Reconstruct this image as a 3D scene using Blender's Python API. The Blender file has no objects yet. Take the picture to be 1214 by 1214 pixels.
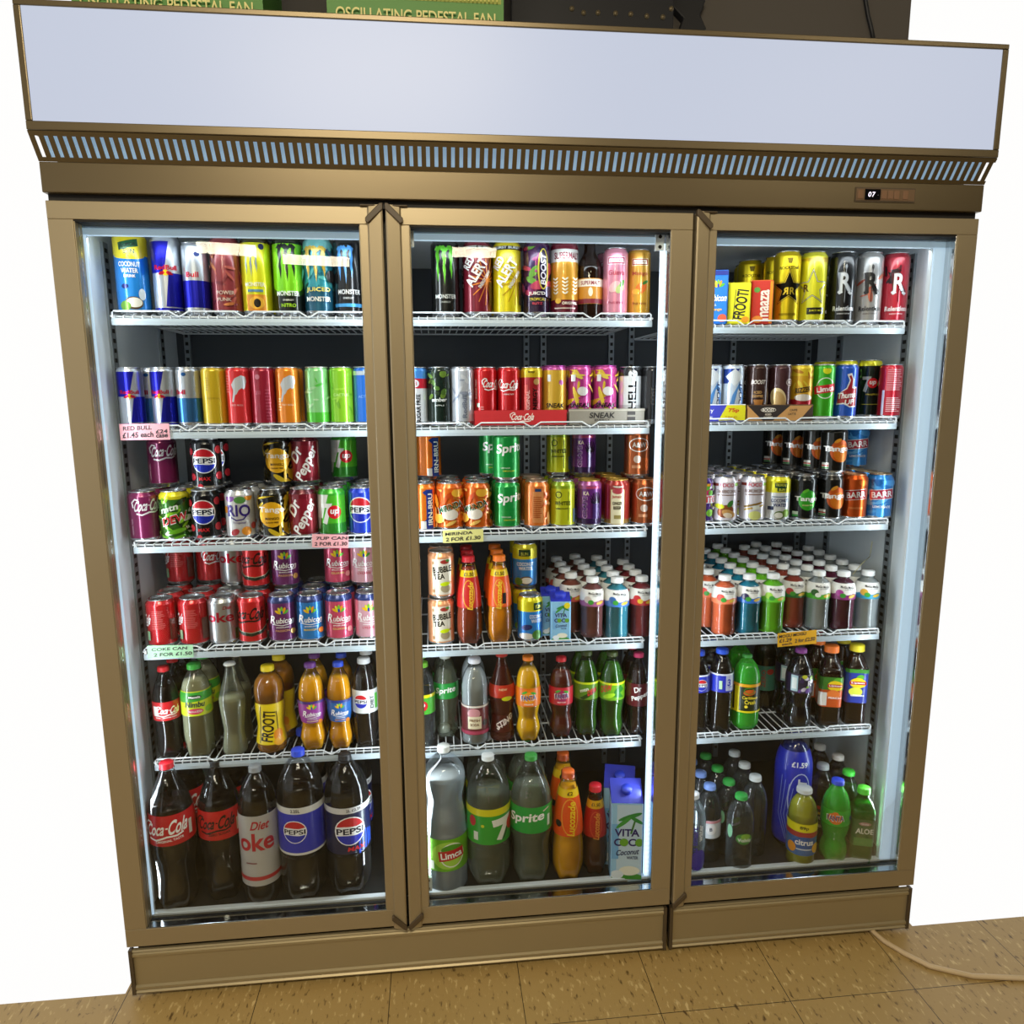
import bpy, bmesh, math, random
from mathutils import Vector, Matrix
random.seed(7)
sc = bpy.context.scene
COL = sc.collection
pi = math.pi

# ------------------------------------------------------------------ camera, world, lights, exposure
FPX = 874.775; CAMP = Vector((.08666, -1.57534, 1.37580))
YAW, PITCH, ROLL = .105162, .174844, -.0059847
FW = Vector((math.sin(YAW)*math.cos(PITCH), math.cos(YAW)*math.cos(PITCH), -math.sin(PITCH)))
RT0 = Vector((math.cos(YAW), -math.sin(YAW), 0)); UP0 = RT0.cross(FW)
RT = RT0*math.cos(ROLL) + UP0*math.sin(ROLL); UP = -RT0*math.sin(ROLL) + UP0*math.cos(ROLL)
cam_data = bpy.data.cameras.new('camera'); cam = bpy.data.objects.new('camera', cam_data); COL.objects.link(cam)
m = Matrix.Identity(4)
for i in range(3):
    m[i][0] = RT[i]; m[i][1] = UP[i]; m[i][2] = -FW[i]; m[i][3] = CAMP[i]
cam.matrix_world = m
cam_data.sensor_width = 36; cam_data.lens = FPX/1214*36
cam_data.shift_y = 14/1214; cam_data.clip_start = .05
sc.camera = cam

def xat(px, Y, Z):
    """world X of the point at depth Y and height Z that the photo shows in column px"""
    k = (px-607)/FPX
    P = Vector((0, Y, Z)) - CAMP
    # (P+X ex).RT = k (P+X ex).FW
    return (k*P.dot(FW) - P.dot(RT)) / (RT.x - k*FW.x)

world = bpy.data.worlds.new('daylight'); sc.world = world; world.use_nodes = True
world.node_tree.nodes['Background'].inputs[0].default_value = (1, .995, .985, 1)
world.node_tree.nodes['Background'].inputs[1].default_value = 1.0
sc.view_settings.view_transform = 'Standard'; sc.view_settings.look = 'None'
sc.view_settings.exposure = 0.0; sc.view_settings.gamma = 1.0
sc.view_settings.use_curve_mapping = False

def area(name, loc, direction, sx, sy, power, color=(1, 1, 1), spread=pi):
    d = bpy.data.lights.new(name, 'AREA'); d.shape = 'RECTANGLE'; d.size = sx; d.size_y = sy
    d.energy = power; d.color = color; d.spread = spread
    o = bpy.data.objects.new(name, d); COL.objects.link(o); o.location = loc
    o.rotation_euler = Vector(direction).to_track_quat('-Z', 'Y').to_euler()
    return o
WARM = (1, .87, .64); COOL = (.86, .94, 1)
area('ceiling_lamp', (-.15, -2.1, 2.80), (-.30, .8, -1), 1.2, .5, 50, WARM)
area('ceiling_lamp', (2.1, -2.2, 2.80), (-.3, .8, -1), 1.0, .3, 9, WARM)
area('ceiling_lamp_far', (-1.9, -6.3, 2.80), (.3, 1, -.35), .55, .11, 9, WARM)
area('ceiling_lamp_far', (-.95, -5.7, 2.60), (.2, 1, -.35), .6, .09, 8, WARM)
area('ceiling_lamp_far', (.55, -6.3, 2.80), (0, 1, -.35), .45, .10, 7, WARM)
# a top bar per bay, and uprights, mostly unseen ones added for light
for xc in (-.32, .32, .96):
    area('top_bar_lamp', (xc, .058, 1.688), (0, .55, -1), .56, .02, .35, COOL)
def upright(x, dx, p):
    d = bpy.data.lights.new('upright_bar_lamp', 'AREA'); d.shape = 'RECTANGLE'; d.size = .014; d.size_y = 1.44
    d.energy = p; d.color = COOL
    o = bpy.data.objects.new('upright_bar_lamp', d); COL.objects.link(o); o.location = (x, .068, .93)
    z = -Vector((dx, .22, 0)).normalized(); y = Vector((0, 0, 1)); xx = y.cross(z)
    mm = Matrix.Identity(4)
    for i in range(3): mm[i][0] = xx[i]; mm[i][1] = y[i]; mm[i][2] = z[i]; mm[i][3] = o.location[i]
    o.matrix_world = mm
LEDP = 1.6
upright(-.582, 1, LEDP); upright(-.040, -1, LEDP); upright(.040, 1, LEDP)
upright(.578, -1, LEDP); upright(.680, 1, LEDP); upright(1.198, -1, LEDP)

# ------------------------------------------------------------------ materials
def lin(h):
    h = h.lstrip('#'); out = []
    for i in (0, 2, 4):
        c = int(h[i:i+2], 16)/255
        out.append(c/12.92 if c <= .04045 else ((c+.055)/1.055)**2.4)
    return out
_m = {}
def pmat(name, col, metal=0, rough=.5, spec=.5, coat=0, emis=None, es=0, bump=0, bscale=80):
    if name in _m: return _m[name]
    mt = bpy.data.materials.new(name); mt.use_nodes = True; nt = mt.node_tree
    b = nt.nodes['Principled BSDF']
    c = lin(col) if isinstance(col, str) else col
    b.inputs['Base Color'].default_value = (*c, 1); b.inputs['Metallic'].default_value = metal
    b.inputs['Roughness'].default_value = rough; b.inputs['Specular IOR Level'].default_value = spec
    b.inputs['Coat Weight'].default_value = coat; b.inputs['Coat Roughness'].default_value = .08
    if emis:
        b.inputs['Emission Color'].default_value = (*lin(emis), 1); b.inputs['Emission Strength'].default_value = es
    if bump:
        n = nt.nodes.new('ShaderNodeTexNoise'); n.inputs['Scale'].default_value = bscale
        bp = nt.nodes.new('ShaderNodeBump'); bp.inputs['Strength'].default_value = bump; bp.inputs['Distance'].default_value = .001
        tc = nt.nodes.new('ShaderNodeTexCoord'); nt.links.new(tc.outputs['Object'], n.inputs['Vector'])
        nt.links.new(n.outputs['Fac'], bp.inputs['Height']); nt.links.new(bp.outputs['Normal'], b.inputs['Normal'])
    _m[name] = mt; return mt
def ink(h, fin='can'):      # printed colour on a tin, a sleeve or a board
    if fin == 'can': return pmat('tin_'+h, h, metal=.45, rough=.27, coat=.7)
    if fin == 'foil': return pmat('foil_'+h, h, metal=.85, rough=.28)
    if fin == 'card': return pmat('card_'+h, h, rough=.55)
    return pmat('film_'+h, h, rough=.32, coat=.3)
def clear(name, tint=(1, 1, 1), refl=1.0, alpha=0.0, body=(1, 1, 1), edge=.0, rough=.035):
    """see-through skin: tinted pass-through, mirror-like by angle, optionally a milky body"""
    if name in _m: return _m[name]
    mt = bpy.data.materials.new(name); mt.use_nodes = True; nt = mt.node_tree; nt.nodes.clear()
    out = nt.nodes.new('ShaderNodeOutputMaterial')
    tr = nt.nodes.new('ShaderNodeBsdfTransparent'); tr.inputs[0].default_value = (*tint, 1)
    gl = nt.nodes.new('ShaderNodeBsdfGlossy'); gl.inputs['Roughness'].default_value = rough
    fr = nt.nodes.new('ShaderNodeFresnel'); fr.inputs[0].default_value = 1.45
    mu = nt.nodes.new('ShaderNodeMath'); mu.operation = 'MULTIPLY'; mu.inputs[1].default_value = refl; mu.use_clamp = True
    nt.links.new(fr.outputs[0], mu.inputs[0])
    first = tr
    if alpha > 0 or edge > 0:
        df = nt.nodes.new('ShaderNodeBsdfDiffuse'); df.inputs[0].default_value = (*body, 1)
        lw = nt.nodes.new('ShaderNodeLayerWeight'); lw.inputs[0].default_value = .35
        ma = nt.nodes.new('ShaderNodeMath'); ma.operation = 'MULTIPLY_ADD'; ma.inputs[1].default_value = edge; ma.inputs[2].default_value = alpha; ma.use_clamp = True
        nt.links.new(lw.outputs['Facing'], ma.inputs[0])
        mx = nt.nodes.new('ShaderNodeMixShader'); nt.links.new(ma.outputs[0], mx.inputs[0])
        nt.links.new(tr.outputs[0], mx.inputs[1]); nt.links.new(df.outputs[0], mx.inputs[2]); first = mx
    m2 = nt.nodes.new('ShaderNodeMixShader'); nt.links.new(mu.outputs[0], m2.inputs[0])
    nt.links.new(first.outputs[0], m2.inputs[1]); nt.links.new(gl.outputs[0], m2.inputs[2])
    nt.links.new(m2.outputs[0], out.inputs[0])
    _m[name] = mt; return mt
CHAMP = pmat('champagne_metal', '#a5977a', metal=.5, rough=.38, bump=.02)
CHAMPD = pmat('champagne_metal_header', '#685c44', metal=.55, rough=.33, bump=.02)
CAPD = pmat('brown_plastic', '#4f4230', rough=.5)
DARK = pmat('black_rubber', '#15120e', rough=.7)
LINER = pmat('white_liner', '#dfe8ee', rough=.35)
BACKP = pmat('grey_back_panel', '#3b4147', rough=.5, bump=.03, bscale=20)
WIRE = pmat('white_coated_wire', '#dde3e8', rough=.3, coat=.4)
STRIP = pmat('pale_price_strip', '#b4c2cc', rough=.3)
CHROME = pmat('polished_steel', '#c5c8ca', metal=1, rough=.12)
ALU = pmat('bare_aluminium', '#b9bcc0', metal=.9, rough=.25)
LEDM = pmat('lit_bar', '#e8f4ff', emis='#cfe8ff', es=1.0)
LEDT = pmat('lit_top_bar', '#b8c8d4', emis='#a9c6d8', es=.45)
PANEL = pmat('backlit_acrylic', '#3c3e46', rough=.35, spec=.22, emis='#c9d1e4', es=.88)
GLASS = clear('door_glass', (.97, .985, .985), .40, rough=0.0)
PET = clear('clear_plastic', (.97, .98, .98), 1.3, alpha=.0, body=(.8, .85, .87), edge=.03)

# ------------------------------------------------------------------ mesh helpers
def newobj(name, me, parent=None):
    o = bpy.data.objects.new(name, me); COL.objects.link(o)
    if parent is not None: o.parent = parent
    return o
def empty(name, loc, rz=0):
    o = bpy.data.objects.new(name, None); COL.objects.link(o); o.location = loc; o.rotation_euler = (0, 0, rz)
    o.empty_display_size = .05; return o
class MB:
    def __init__(s): s.v = []; s.f = []; s.mi = []; s.mats = []; s.sm = []
    def mat(s, m):
        if m not in s.mats: s.mats.append(m)
        return s.mats.index(m)
    def add(s, vs, fs, m, smooth=False):
        b = len(s.v); k = s.mat(m); s.v += [tuple(v) for v in vs]
        for f in fs: s.f.append([b+i for i in f]); s.mi.append(k); s.sm.append(smooth)
    def box(s, x0, x1, y0, y1, z0, z1, m):
        vs = [(x, y, z) for x in (x0, x1) for y in (y0, y1) for z in (z0, z1)]
        s.add(vs, [(0, 1, 3, 2), (4, 6, 7, 5), (0, 4, 5, 1), (2, 3, 7, 6), (0, 2, 6, 4), (1, 5, 7, 3)], m)
    def prism(s, pts, ax, a0, a1, m):
        """closed outline swept along axis ax ('x','y','z')"""
        def P(p, a): return {'x': (a, p[0], p[1]), 'y': (p[0], a, p[1]), 'z': (p[0], p[1], a)}[ax]
        n = len(pts); vs = [P(p, a0) for p in pts] + [P(p, a1) for p in pts]
        fs = [(i, (i+1) % n, n+(i+1) % n, n+i) for i in range(n)] + [tuple(range(n-1, -1, -1)), tuple(range(n, 2*n))]
        s.add(vs, fs, m)
    def tube(s, pts, r, m, n=6, closed=False):
        pts = [Vector(p) for p in pts]; k = len(pts); vs = []
        for i, p in enumerate(pts):
            a = pts[max(i-1, 0)]; b = pts[min(i+1, k-1)]; t = (b-a).normalized()
            ref = Vector((0, 0, 1)) if abs(t.z) < .9 else Vector((1, 0, 0))
            u = t.cross(ref).normalized(); w = t.cross(u)
            for j in range(n):
                q = 2*pi*j/n; vs.append(p + u*math.cos(q)*r + w*math.sin(q)*r)
        fs = [(i*n+j, i*n+(j+1) % n, (i+1)*n+(j+1) % n, (i+1)*n+j) for i in range(k-1) for j in range(n)]
        fs += [tuple(range(n)), tuple(range((k-1)*n+n-1, (k-1)*n-1, -1))]
        s.add(vs, fs, m, True)
    def lathe(s, prof, m, n=28, mod=None, smooth=True, caps=False):
        """prof: list of (r, z) bottom to top; mod(theta, z) scales the radius"""
        vs = []; fs = []
        for r, z in prof:
            for j in range(n):
                q = 2*pi*j/n; k = mod(q, z) if mod else 1
                vs.append((r*k*math.sin(q), -r*k*math.cos(q), z))
        for i in range(len(prof)-1):
            for j in range(n):
                fs.append((i*n+j, i*n+(j+1) % n, (i+1)*n+(j+1) % n, (i+1)*n+j))
        if caps: fs += [tuple(range(n-1, -1, -1)), tuple(range((len(prof)-1)*n, len(prof)*n))]
        s.add(vs, fs, m, smooth)
    def mesh(s, name):
        me = bpy.data.meshes.new(name); me.from_pydata(s.v, [], s.f)
        for m_ in s.mats: me.materials.append(m_)
        me.polygons.foreach_set('material_index', s.mi); me.polygons.foreach_set('use_smooth', s.sm)
        me.update(); return me
    def obj(s, name, parent=None, bevel=0, label=None):
        o = newobj(name, s.mesh(name), parent)
        if bevel:
            b = o.modifiers.new('bevel', 'BEVEL'); b.width = bevel; b.segments = 2; b.limit_method = 'ANGLE'
        if label: o['label'] = label
        return o
def tag(o, label, cat, group=None):
    o['label'] = label; o['category'] = cat
    if group: o['group'] = group
    return o

# ------------------------------------------------------------------ lettering and printed shapes
_tx = {}
def text_tris(txt, bold=0.0):
    bold = min(bold, .026)
    key = (txt, bold)
    if key in _tx: return _tx[key]
    cu = bpy.data.curves.new('t', 'FONT'); cu.body = txt; cu.resolution_u = 4; cu.offset = bold; cu.size = 1
    o = bpy.data.objects.new('t', cu); COL.objects.link(o)
    dg = bpy.context.evaluated_depsgraph_get(); me = bpy.data.meshes.new_from_object(o.evaluated_get(dg))
    vs = [(v.co.x, v.co.y) for v in me.vertices]; fs = [tuple(p.vertices) for p in me.polygons]
    bpy.data.objects.remove(o); bpy.data.curves.remove(cu); bpy.data.meshes.remove(me)
    if vs:
        x0 = min(v[0] for v in vs); x1 = max(v[0] for v in vs); y0 = min(v[1] for v in vs); y1 = max(v[1] for v in vs)
        vs = [((a-(x0+x1)/2)/max(x1-x0, 1e-6), (b-(y0+y1)/2)/max(y1-y0, 1e-6)) for a, b in vs]
    _tx[key] = (vs, fs); return _tx[key]
# every printed element is (points, faces, colour); units are centimetres: u along the surface, v up from the base
def T(txt, u, v, w, h, col, rot=0, shear=0, bold=.02):
    vs, fs = text_tris(txt, bold); c, s_ = math.cos(math.radians(rot)), math.sin(math.radians(rot)); o = []
    for a, b in vs:
        x = a*w + b*h*shear; y = b*h; o.append((u+x*c-y*s_, v+x*s_+y*c))
    return (o, fs, col)
def P(pts, col): return (list(pts), [tuple(range(len(pts)))], col)
def R(u, v, w, h, col, rot=0):
    c, s_ = math.cos(math.radians(rot)), math.sin(math.radians(rot))
    return P([(u+x*c-y*s_, v+x*s_+y*c) for x, y in ((-w/2, -h/2), (w/2, -h/2), (w/2, h/2), (-w/2, h/2))], col)
def E(u, v, a, b, col, rot=0, n=20, a0=0, a1=360):
    c, s_ = math.cos(math.radians(rot)), math.sin(math.radians(rot)); pts = []
    for i in range(n + (0 if a1-a0 == 360 else 1)):
        q = math.radians(a0+(a1-a0)*i/n); x, y = a*math.cos(q), b*math.sin(q); pts.append((u+x*c-y*s_, v+x*s_+y*c))
    return P(pts, col)
def RG(u, v, a, b, t, col, n=24, rot=0):
    pts = []; fs = []; c, s_ = math.cos(math.radians(rot)), math.sin(math.radians(rot))
    for i in range(n):
        q = 2*pi*i/n
        for k in (0, 1):
            x, y = (a-t*k)*math.cos(q), (b-t*k)*math.sin(q); pts.append((u+x*c-y*s_, v+x*s_+y*c))
    for i in range(n):
        j = (i+1) % n; fs.append((2*i, 2*j, 2*j+1, 2*i+1))
    return (pts, fs, col)
def LN(pts, w, col):
    vs = []; fs = []
    for i, p in enumerate(pts):
        a = pts[max(i-1, 0)]; b = pts[min(i+1, len(pts)-1)]
        dx, dy = b[0]-a[0], b[1]-a[1]; l = math.hypot(dx, dy) or 1; nx, ny = -dy/l*w/2, dx/l*w/2
        vs += [(p[0]+nx, p[1]+ny), (p[0]-nx, p[1]-ny)]
    for i in range(len(pts)-1): fs.append((2*i, 2*i+1, 2*i+3, 2*i+2))
    return (vs, fs, col)
def STAR(u, v, r, col, k=.42, rot=90):
    pts = []
    for i in range(10):
        q = math.radians(rot+36*i); rr = r if i % 2 == 0 else r*k; pts.append((u+rr*math.cos(q), v+rr*math.sin(q)))
    return ([(u, v)]+pts, [(0, 1+i, 1+(i+1) % 10) for i in range(10)], col)
def put_art(mb, art, mapper, fin, step=.45, vstep=None):
    """slice each printed element into narrow strips, then lay it on the surface, one sheet above the last"""
    for k, (pts, fs, col) in enumerate(art):
        bm = bmesh.new(); bv = [bm.verts.new((p[0], p[1], 0)) for p in pts]
        for f in fs:
            try: bm.faces.new([bv[i] for i in f])
            except ValueError: pass
        us = [p[0] for p in pts]; vv = [p[1] for p in pts]
        if step:
            a = math.ceil(min(us)/step)
            while a*step < max(us):
                bmesh.ops.bisect_plane(bm, geom=bm.verts[:]+bm.edges[:]+bm.faces[:], plane_co=(a*step, 0, 0), plane_no=(1, 0, 0), dist=1e-5); a += 1
        if vstep:
            a = math.ceil(min(vv)/vstep)
            while a*vstep < max(vv):
                bmesh.ops.bisect_plane(bm, geom=bm.verts[:]+bm.edges[:]+bm.faces[:], plane_co=(0, a*vstep, 0), plane_no=(0, 1, 0), dist=1e-5); a += 1
        bm.verts.index_update(); bm.normal_update()
        vs = [mapper(v.co.x, v.co.y, .00035+.00016*k) for v in bm.verts]
        fo = []
        for f in bm.faces:
            ids = [v.index for v in f.verts]
            if f.normal.z < 0: ids.reverse()
            fo.append(ids)
        mb.add(vs, fo, ink(col, fin)); bm.free()
def rprof(prof, z):
    for (r0, z0), (r1, z1) in zip(prof, prof[1:]):
        if z0 <= z <= z1 and z1 > z0: return r0+(r1-r0)*(z-z0)/(z1-z0)
    return prof[0][0] if z < prof[0][1] else prof[-1][0]

# ------------------------------------------------------------------ designs: tins
DES = {}
def can(key, r, h, base, art=(), bands=(), fin='can', lid=None, spin=0, noun='drink_can', look='', lidc=None):
    DES[key] = dict(t='can', r=r, h=h, base=base, art=art, bands=bands, fin=fin, noun=noun, look=look, spin=spin, cat='can', lidc=lidc)
def build_can(d):
    r, h = d['r'], d['h']; mb = MB()
    rn = r*.83 if r > .028 else r*.9; nk = .010 if r > .028 else .006
    key = [(rn*.86, 0), (rn*.97, .002), (r*.97, .006), (r, .010)]
    zs = sorted({.010, h-nk-.003} | {z/100 for a, b, c in d['bands'] for z in (a, b) if .010 < z/100 < h-nk-.003})
    def colz(z):
        c = d['base']
        for a, b, cc in d['bands']:
            if a/100 <= z <= b/100: c = cc
        return c
    mb.lathe([(0.0001, .003), (rn*.86, 0)] + key, ALU if not d['bands'] or True else ALU)
    for z0, z1 in zip(zs, zs[1:]): mb.lathe([(r, z0), (r, z1)], ink(colz((z0+z1)/2), d['fin']))
    zt = zs[-1]
    mb.lathe([(r, zt), (r*.985, zt+nk*.3), (rn*1.01, zt+nk*.85), (rn, zt+nk)], ink(colz(zt), d['fin']))
    def mp(u, v, e):
        q = u/100/r; rr = r+e; return (rr*math.sin(q), -rr*math.cos(q), v/100)
    lo, hi = .8, h*100-(1.5 if r > .028 else 1.0)
    art = [([(p[0], min(max(p[1], lo), hi)) for p in pts], fs, cc) for pts, fs, cc in d['art']]
    put_art(mb, art, mp, d['fin'])
    body = mb.mesh('can_body')
    lm = MB(); z = zt+nk
    lm.lathe([(rn, z), (rn+.0012, z+.0005), (rn+.0016, z+.002), (rn+.0002, z+.003), (rn-.0016, z+.002), (rn-.0025, z-.0025), (rn-.005, z-.003), (.0001, z-.002)],
             pmat('rim_'+d['lidc'], d['lidc'], metal=.8, rough=.3) if d['lidc'] else ALU)
    tm = MB()
    tm.lathe([(.0001, 0), (.0065, 0), (.0068, .0007), (.0001, .0009)], ALU, n=12)
    tv = [(x*1.0, y*1.45-.004, zz+z-.0022) for x, y, zz in tm.v]; tm.v = tv
    tm.box(-.0035, .0035, .004, .010, z-.0022, z-.0012, ALU)
    return [('can_body', body), ('can_lid', lm.mesh('can_lid')), ('pull_tab', tm.mesh('pull_tab'))]

# designs: bottles.  prof in units of (radius factor, height fraction); lab = (v0, v1, colour) cm
SHAPES = {
 'contour': [(.70, 0), (.86, .01), (.97, .05), (.95, .12), (.86, .22), (.90, .32), (.99, .42), (1, .46), (1, .62), (.98, .67), (.80, .78), (.55, .87), (.38, .925), (.36, .94)],
 'pet': [(.74, 0), (.92, .012), (1, .05), (.98, .14), (.90, .26), (.95, .33), (1, .40), (1, .62), (.98, .70), (.84, .79), (.58, .87), (.38, .925), (.36, .94)],
 'big': [(.60, 0), (.80, .015), (.97, .07), (1, .12), (1, .30), (.99, .33), (1, .36), (1, .66), (.99, .72), (.90, .80), (.68, .88), (.36, .945), (.27, .955)],
 'bigcontour': [(.60, 0), (.80, .015), (.93, .07), (.90, .14), (.84, .24), (.90, .34), (1, .42), (1, .60), (.98, .66), (.88, .74), (.62, .84), (.36, .925), (.28, .955)],
 'waist': [(.70, 0), (.88, .012), (.98, .06), (1, .12), (.92, .20), (.80, .28), (.86, .34), (.97, .42), (1, .48), (1, .62), (.95, .72), (.76, .82), (.50, .89), (.38, .93), (.36, .94)],
 'limebig': [(.80, 0), (.95, .01), (1, .04), (1, .38), (.97, .44), (.93, .52), (.84, .60), (.83, .65), (.92, .72), (.97, .79), (.88, .86), (.58, .91), (.27, .945), (.27, .955)],
 'jelly': [(.82, 0), (.95, .012), (.99, .04), (1, .10), (.97, .18), (.99, .45), (1, .52), (1, .66), (.97, .74), (.82, .82), (.52, .87), (.44, .885), (.44, .90)],
 'mango': [(.80, 0), (.95, .012), (1, .06), (1, .12), (.90, .22), (.84, .30), (.88, .40), (.95, .52), (.93, .58), (.99, .66), (1, .72), (.90, .82), (.62, .89), (.43, .92), (.42, .93)],
 'energy': [(.62, 0), (.86, .012), (.97, .07), (1, .14), (1, .30), (.93, .40), (.93, .46), (.88, .58), (.74, .72), (.60, .82), (.50, .88), (.46, .91), (.46, .925)],
 'tall': [(.80, 0), (.95, .012), (1, .05), (1, .62), (.97, .70), (.84, .80), (.56, .885), (.42, .92), (.42, .935)],
 'square': [(.90, 0), (.98, .012), (1, .03), (1, .66), (.96, .72), (.74, .80), (.50, .86), (.44, .89), (.44, .91)],
 'glass': [(.80, 0), (.92, .01), (.95, .06), (.84, .18), (.80, .26), (.90, .40), (1, .55), (.98, .62), (.78, .72), (.50, .84), (.36, .93), (.34, .97)],
 'stout': [(.88, 0), (.98, .01), (1, .04), (1, .50), (.95, .58), (.70, .66), (.46, .73), (.42, .85), (.40, .96)],
}
def bottle(key, shape, r, h, liq, cap, lab=None, art=(), fill=.86, petal=0, look='', noun='soda_bottle', spin=0, capr=None, seeth=0, skin=None, cat='bottle', sleeve=None):
    DES[key] = dict(t='bottle', shape=shape, r=r, h=h, liq=liq, cap=cap, lab=lab, art=art, fill=fill, petal=petal, look=look, noun=noun,
                    spin=spin, capr=capr, seeth=seeth, skin=skin, cat=cat, sleeve=sleeve)
def smooth_prof(pr, r, h, z_end=.94):
    pts = [(a*r, b*h) for a, b in pr]; out = []
    for i in range(len(pts)-1):
        p0 = pts[max(i-1, 0)]; p1 = pts[i]; p2 = pts[i+1]; p3 = pts[min(i+2, len(pts)-1)]
        n = 3
        for k in range(n):
            t = k/n
            q = [.5*((2*p1[j]) + (-p0[j]+p2[j])*t + (2*p0[j]-5*p1[j]+4*p2[j]-p3[j])*t*t + (-p0[j]+3*p1[j]-3*p2[j]+p3[j])*t**3) for j in (0, 1)]
            z = max(q[1], out[-1][1]+.0002) if out else q[1]
            out.append((min(q[0], r*1.004), z))
    out.append(pts[-1]); return out
def build_bottle(d):
    r, h = d['r'], d['h']; prof = smooth_prof(SHAPES[d['shape']], r, h)
    big = r > .045
    mod = None
    if d['petal']:
        zz = .13*h
        def mod(q, z): return 1 - .26*max(0, 1-z/zz)*(.5+.5*math.cos(5*q))
    if d['shape'] == 'square':
        def mod(q, z):
            c = max(abs(math.cos(q)), abs(math.sin(q))); return min(.90/c, 1.12) if z < .72*h else 1+(min(.90/c, 1.12)-1)*max(0, (.8*h-z)/(.08*h))
    mb = MB(); N = 30 if not d['petal'] else 40
    skin = d['skin'] or PET
    mb.lathe([(.0001, .004)]+prof, skin, n=N, mod=mod)
    rn, zn = prof[-1]
    mb.lathe([(rn, zn), (rn*1.18, zn+.0005), (rn*1.18, zn+.002), (rn*.98, zn+.0025), (rn*.96, h*.99)], skin, n=20)
    parts = [('bottle_body', mb.mesh('bottle_body'))]
    # liquid
    if d['liq']:
        lm = MB(); zf = d['fill']*h
        lp = [(max(a-.0012, .001), b+.0012 if i < 3 else b) for i, (a, b) in enumerate(prof) if b < zf]; lp.append((rprof(prof, zf)-.0012, zf))
        mt = d['liq'] if not isinstance(d['liq'], str) else pmat('liquid_'+d['liq'], d['liq'], rough=.2, spec=.3, coat=.1)
        lm.lathe([(.0001, .005)]+lp+[(.0001, zf)], mt, n=N, mod=mod); parts.append(('liquid', lm.mesh('liquid')))
    # cap
    cm = MB(); rc = d['capr'] or max(min(rn*1.22, .0158), .0125 if not big else .0145); z0 = zn+.0028; z1 = h
    capm = pmat('cap_'+d['cap'], d['cap'], rough=.4)
    if d['shape'] == 'glass' or d['shape'] == 'stout':
        z0 = h-.007; cm.lathe([(rc*1.05, z0), (rc*1.1, z0+.001), (rc*.9, h-.001), (.0001, h)], capm, n=24, mod=lambda q, z: 1+.04*math.cos(12*q)*(z < h-.002))
    else:
        cm.lathe([(rc, z0), (rc, z0+.0025), (rc*.97, z0+.003), (rc*.97, z1-.002), (rc*.92, z1), (.0001, z1)], capm, n=36,
                 mod=lambda q, z: 1+(.018*math.cos(18*q) if z0+.0028 < z < z1-.001 else 0), smooth=True)
    parts.append(('cap', cm.mesh('cap')))
    # wrap
    if d['lab']:
        lb = MB(); off = .0007
        v0 = d['lab'][0][0]/100; v1 = d['lab'][-1][1]/100
        def ring(z): return (rprof(prof, z)+off, z)
        for a, b, c in d['lab']:
            a /= 100; b /= 100; n = max(1, int((b-a)/.006)); zs = [a+(b-a)*i/n for i in range(n+1)]
            lb.lathe([ring(z) for z in zs], ink(c, 'film'), n=N, mod=mod)
        def mp(u, v, e):
            z = v/100; rr = rprof(prof, z)+off; q = u/100/max(rr, .4*r)
            rr = (rr+e)*(mod(q, z) if mod else 1)
            return (rr*math.sin(q), -rr*math.cos(q), z)
        put_art(lb, d['art'], mp, 'film', step=.5 if not big else .8, vstep=.6)
        parts.append(('label_wrap', lb.mesh('label_wrap')))
    if d.get('print'):
        lb = MB()
        def mp2(u, v, e):
            z = v/100; rr = rprof(prof, z)+.0004+e; q = u/100/r; return (rr*math.sin(q), -rr*math.cos(q), z)
        put_art(lb, d['print'], mp2, 'film', step=.5, vstep=.6); parts.append(('printed_film', lb.mesh('printed_film')))
    return parts
def carton(key, w, dp, h, col, art, look, top=None, cap=None, spin=0, noun='juice_carton'):
    DES[key] = dict(t='carton', r=w/2, w=w, dp=dp, h=h, base=col, art=art, look=look, top=top, cap=cap, spin=spin, noun=noun, cat='carton')
def build_carton(d):
    w, dp, h = d['w']/2, d['dp']/2, d['h']; mb = MB(); hb = h*.86 if d['cap'] else h
    m_ = ink(d['base'], 'card'); mt = ink(d['top'] or d['base'], 'card'); b = .003
    out = [(-w+b, -dp), (w-b, -dp), (w, -dp+b), (w, dp-b), (w-b, dp), (-w+b, dp), (-w, dp-b), (-w, -dp+b)]
    mb.prism(out, 'z', 0, hb, m_)
    if d['cap']:
        mb.add([(-w, -dp, hb), (w, -dp, hb), (w, dp, h-.004), (-w, dp, h-.004), (-w, dp, hb), (w, dp, hb)],
               [(0, 1, 2, 3), (1, 5, 2), (0, 3, 4), (3, 2, 5, 4)], mt)
    else:
        mb.box(-w+.001, w-.001, -dp+.001, dp-.001, hb, hb+.0006, mt); mb.box(-w, w, -.0015, .0015, hb+.0006, hb+.004, mt)
    wl = w*100-.15; art = [([(min(max(p[0], -wl), wl), max(p[1], .1)) for p in pts], fs, cc) for pts, fs, cc in d['art']]
    put_art(mb, art, lambda u, v, e: (u/100, -dp-e, v/100), 'card', step=None)
    parts = [('carton_body', mb.mesh('carton_body'))]
    if d['cap']:
        cm = MB(); cm.lathe([(.0135, 0), (.0135, .009), (.0125, .011), (.0001, .011)], pmat('cap_'+d['cap'], d['cap'], rough=.4), n=24, mod=lambda q, z: 1+.02*math.cos(20*q))
        al = math.atan2(h-.004-hb, 2*dp); c, s_ = math.cos(al), math.sin(al)
        cm.v = [(x, y*c-z*s_*1-.0, y*s_+z*c+(hb+h-.004)/2) for x, y, z in cm.v]
        parts.append(('cap', cm.mesh('cap')))
    return parts
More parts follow.
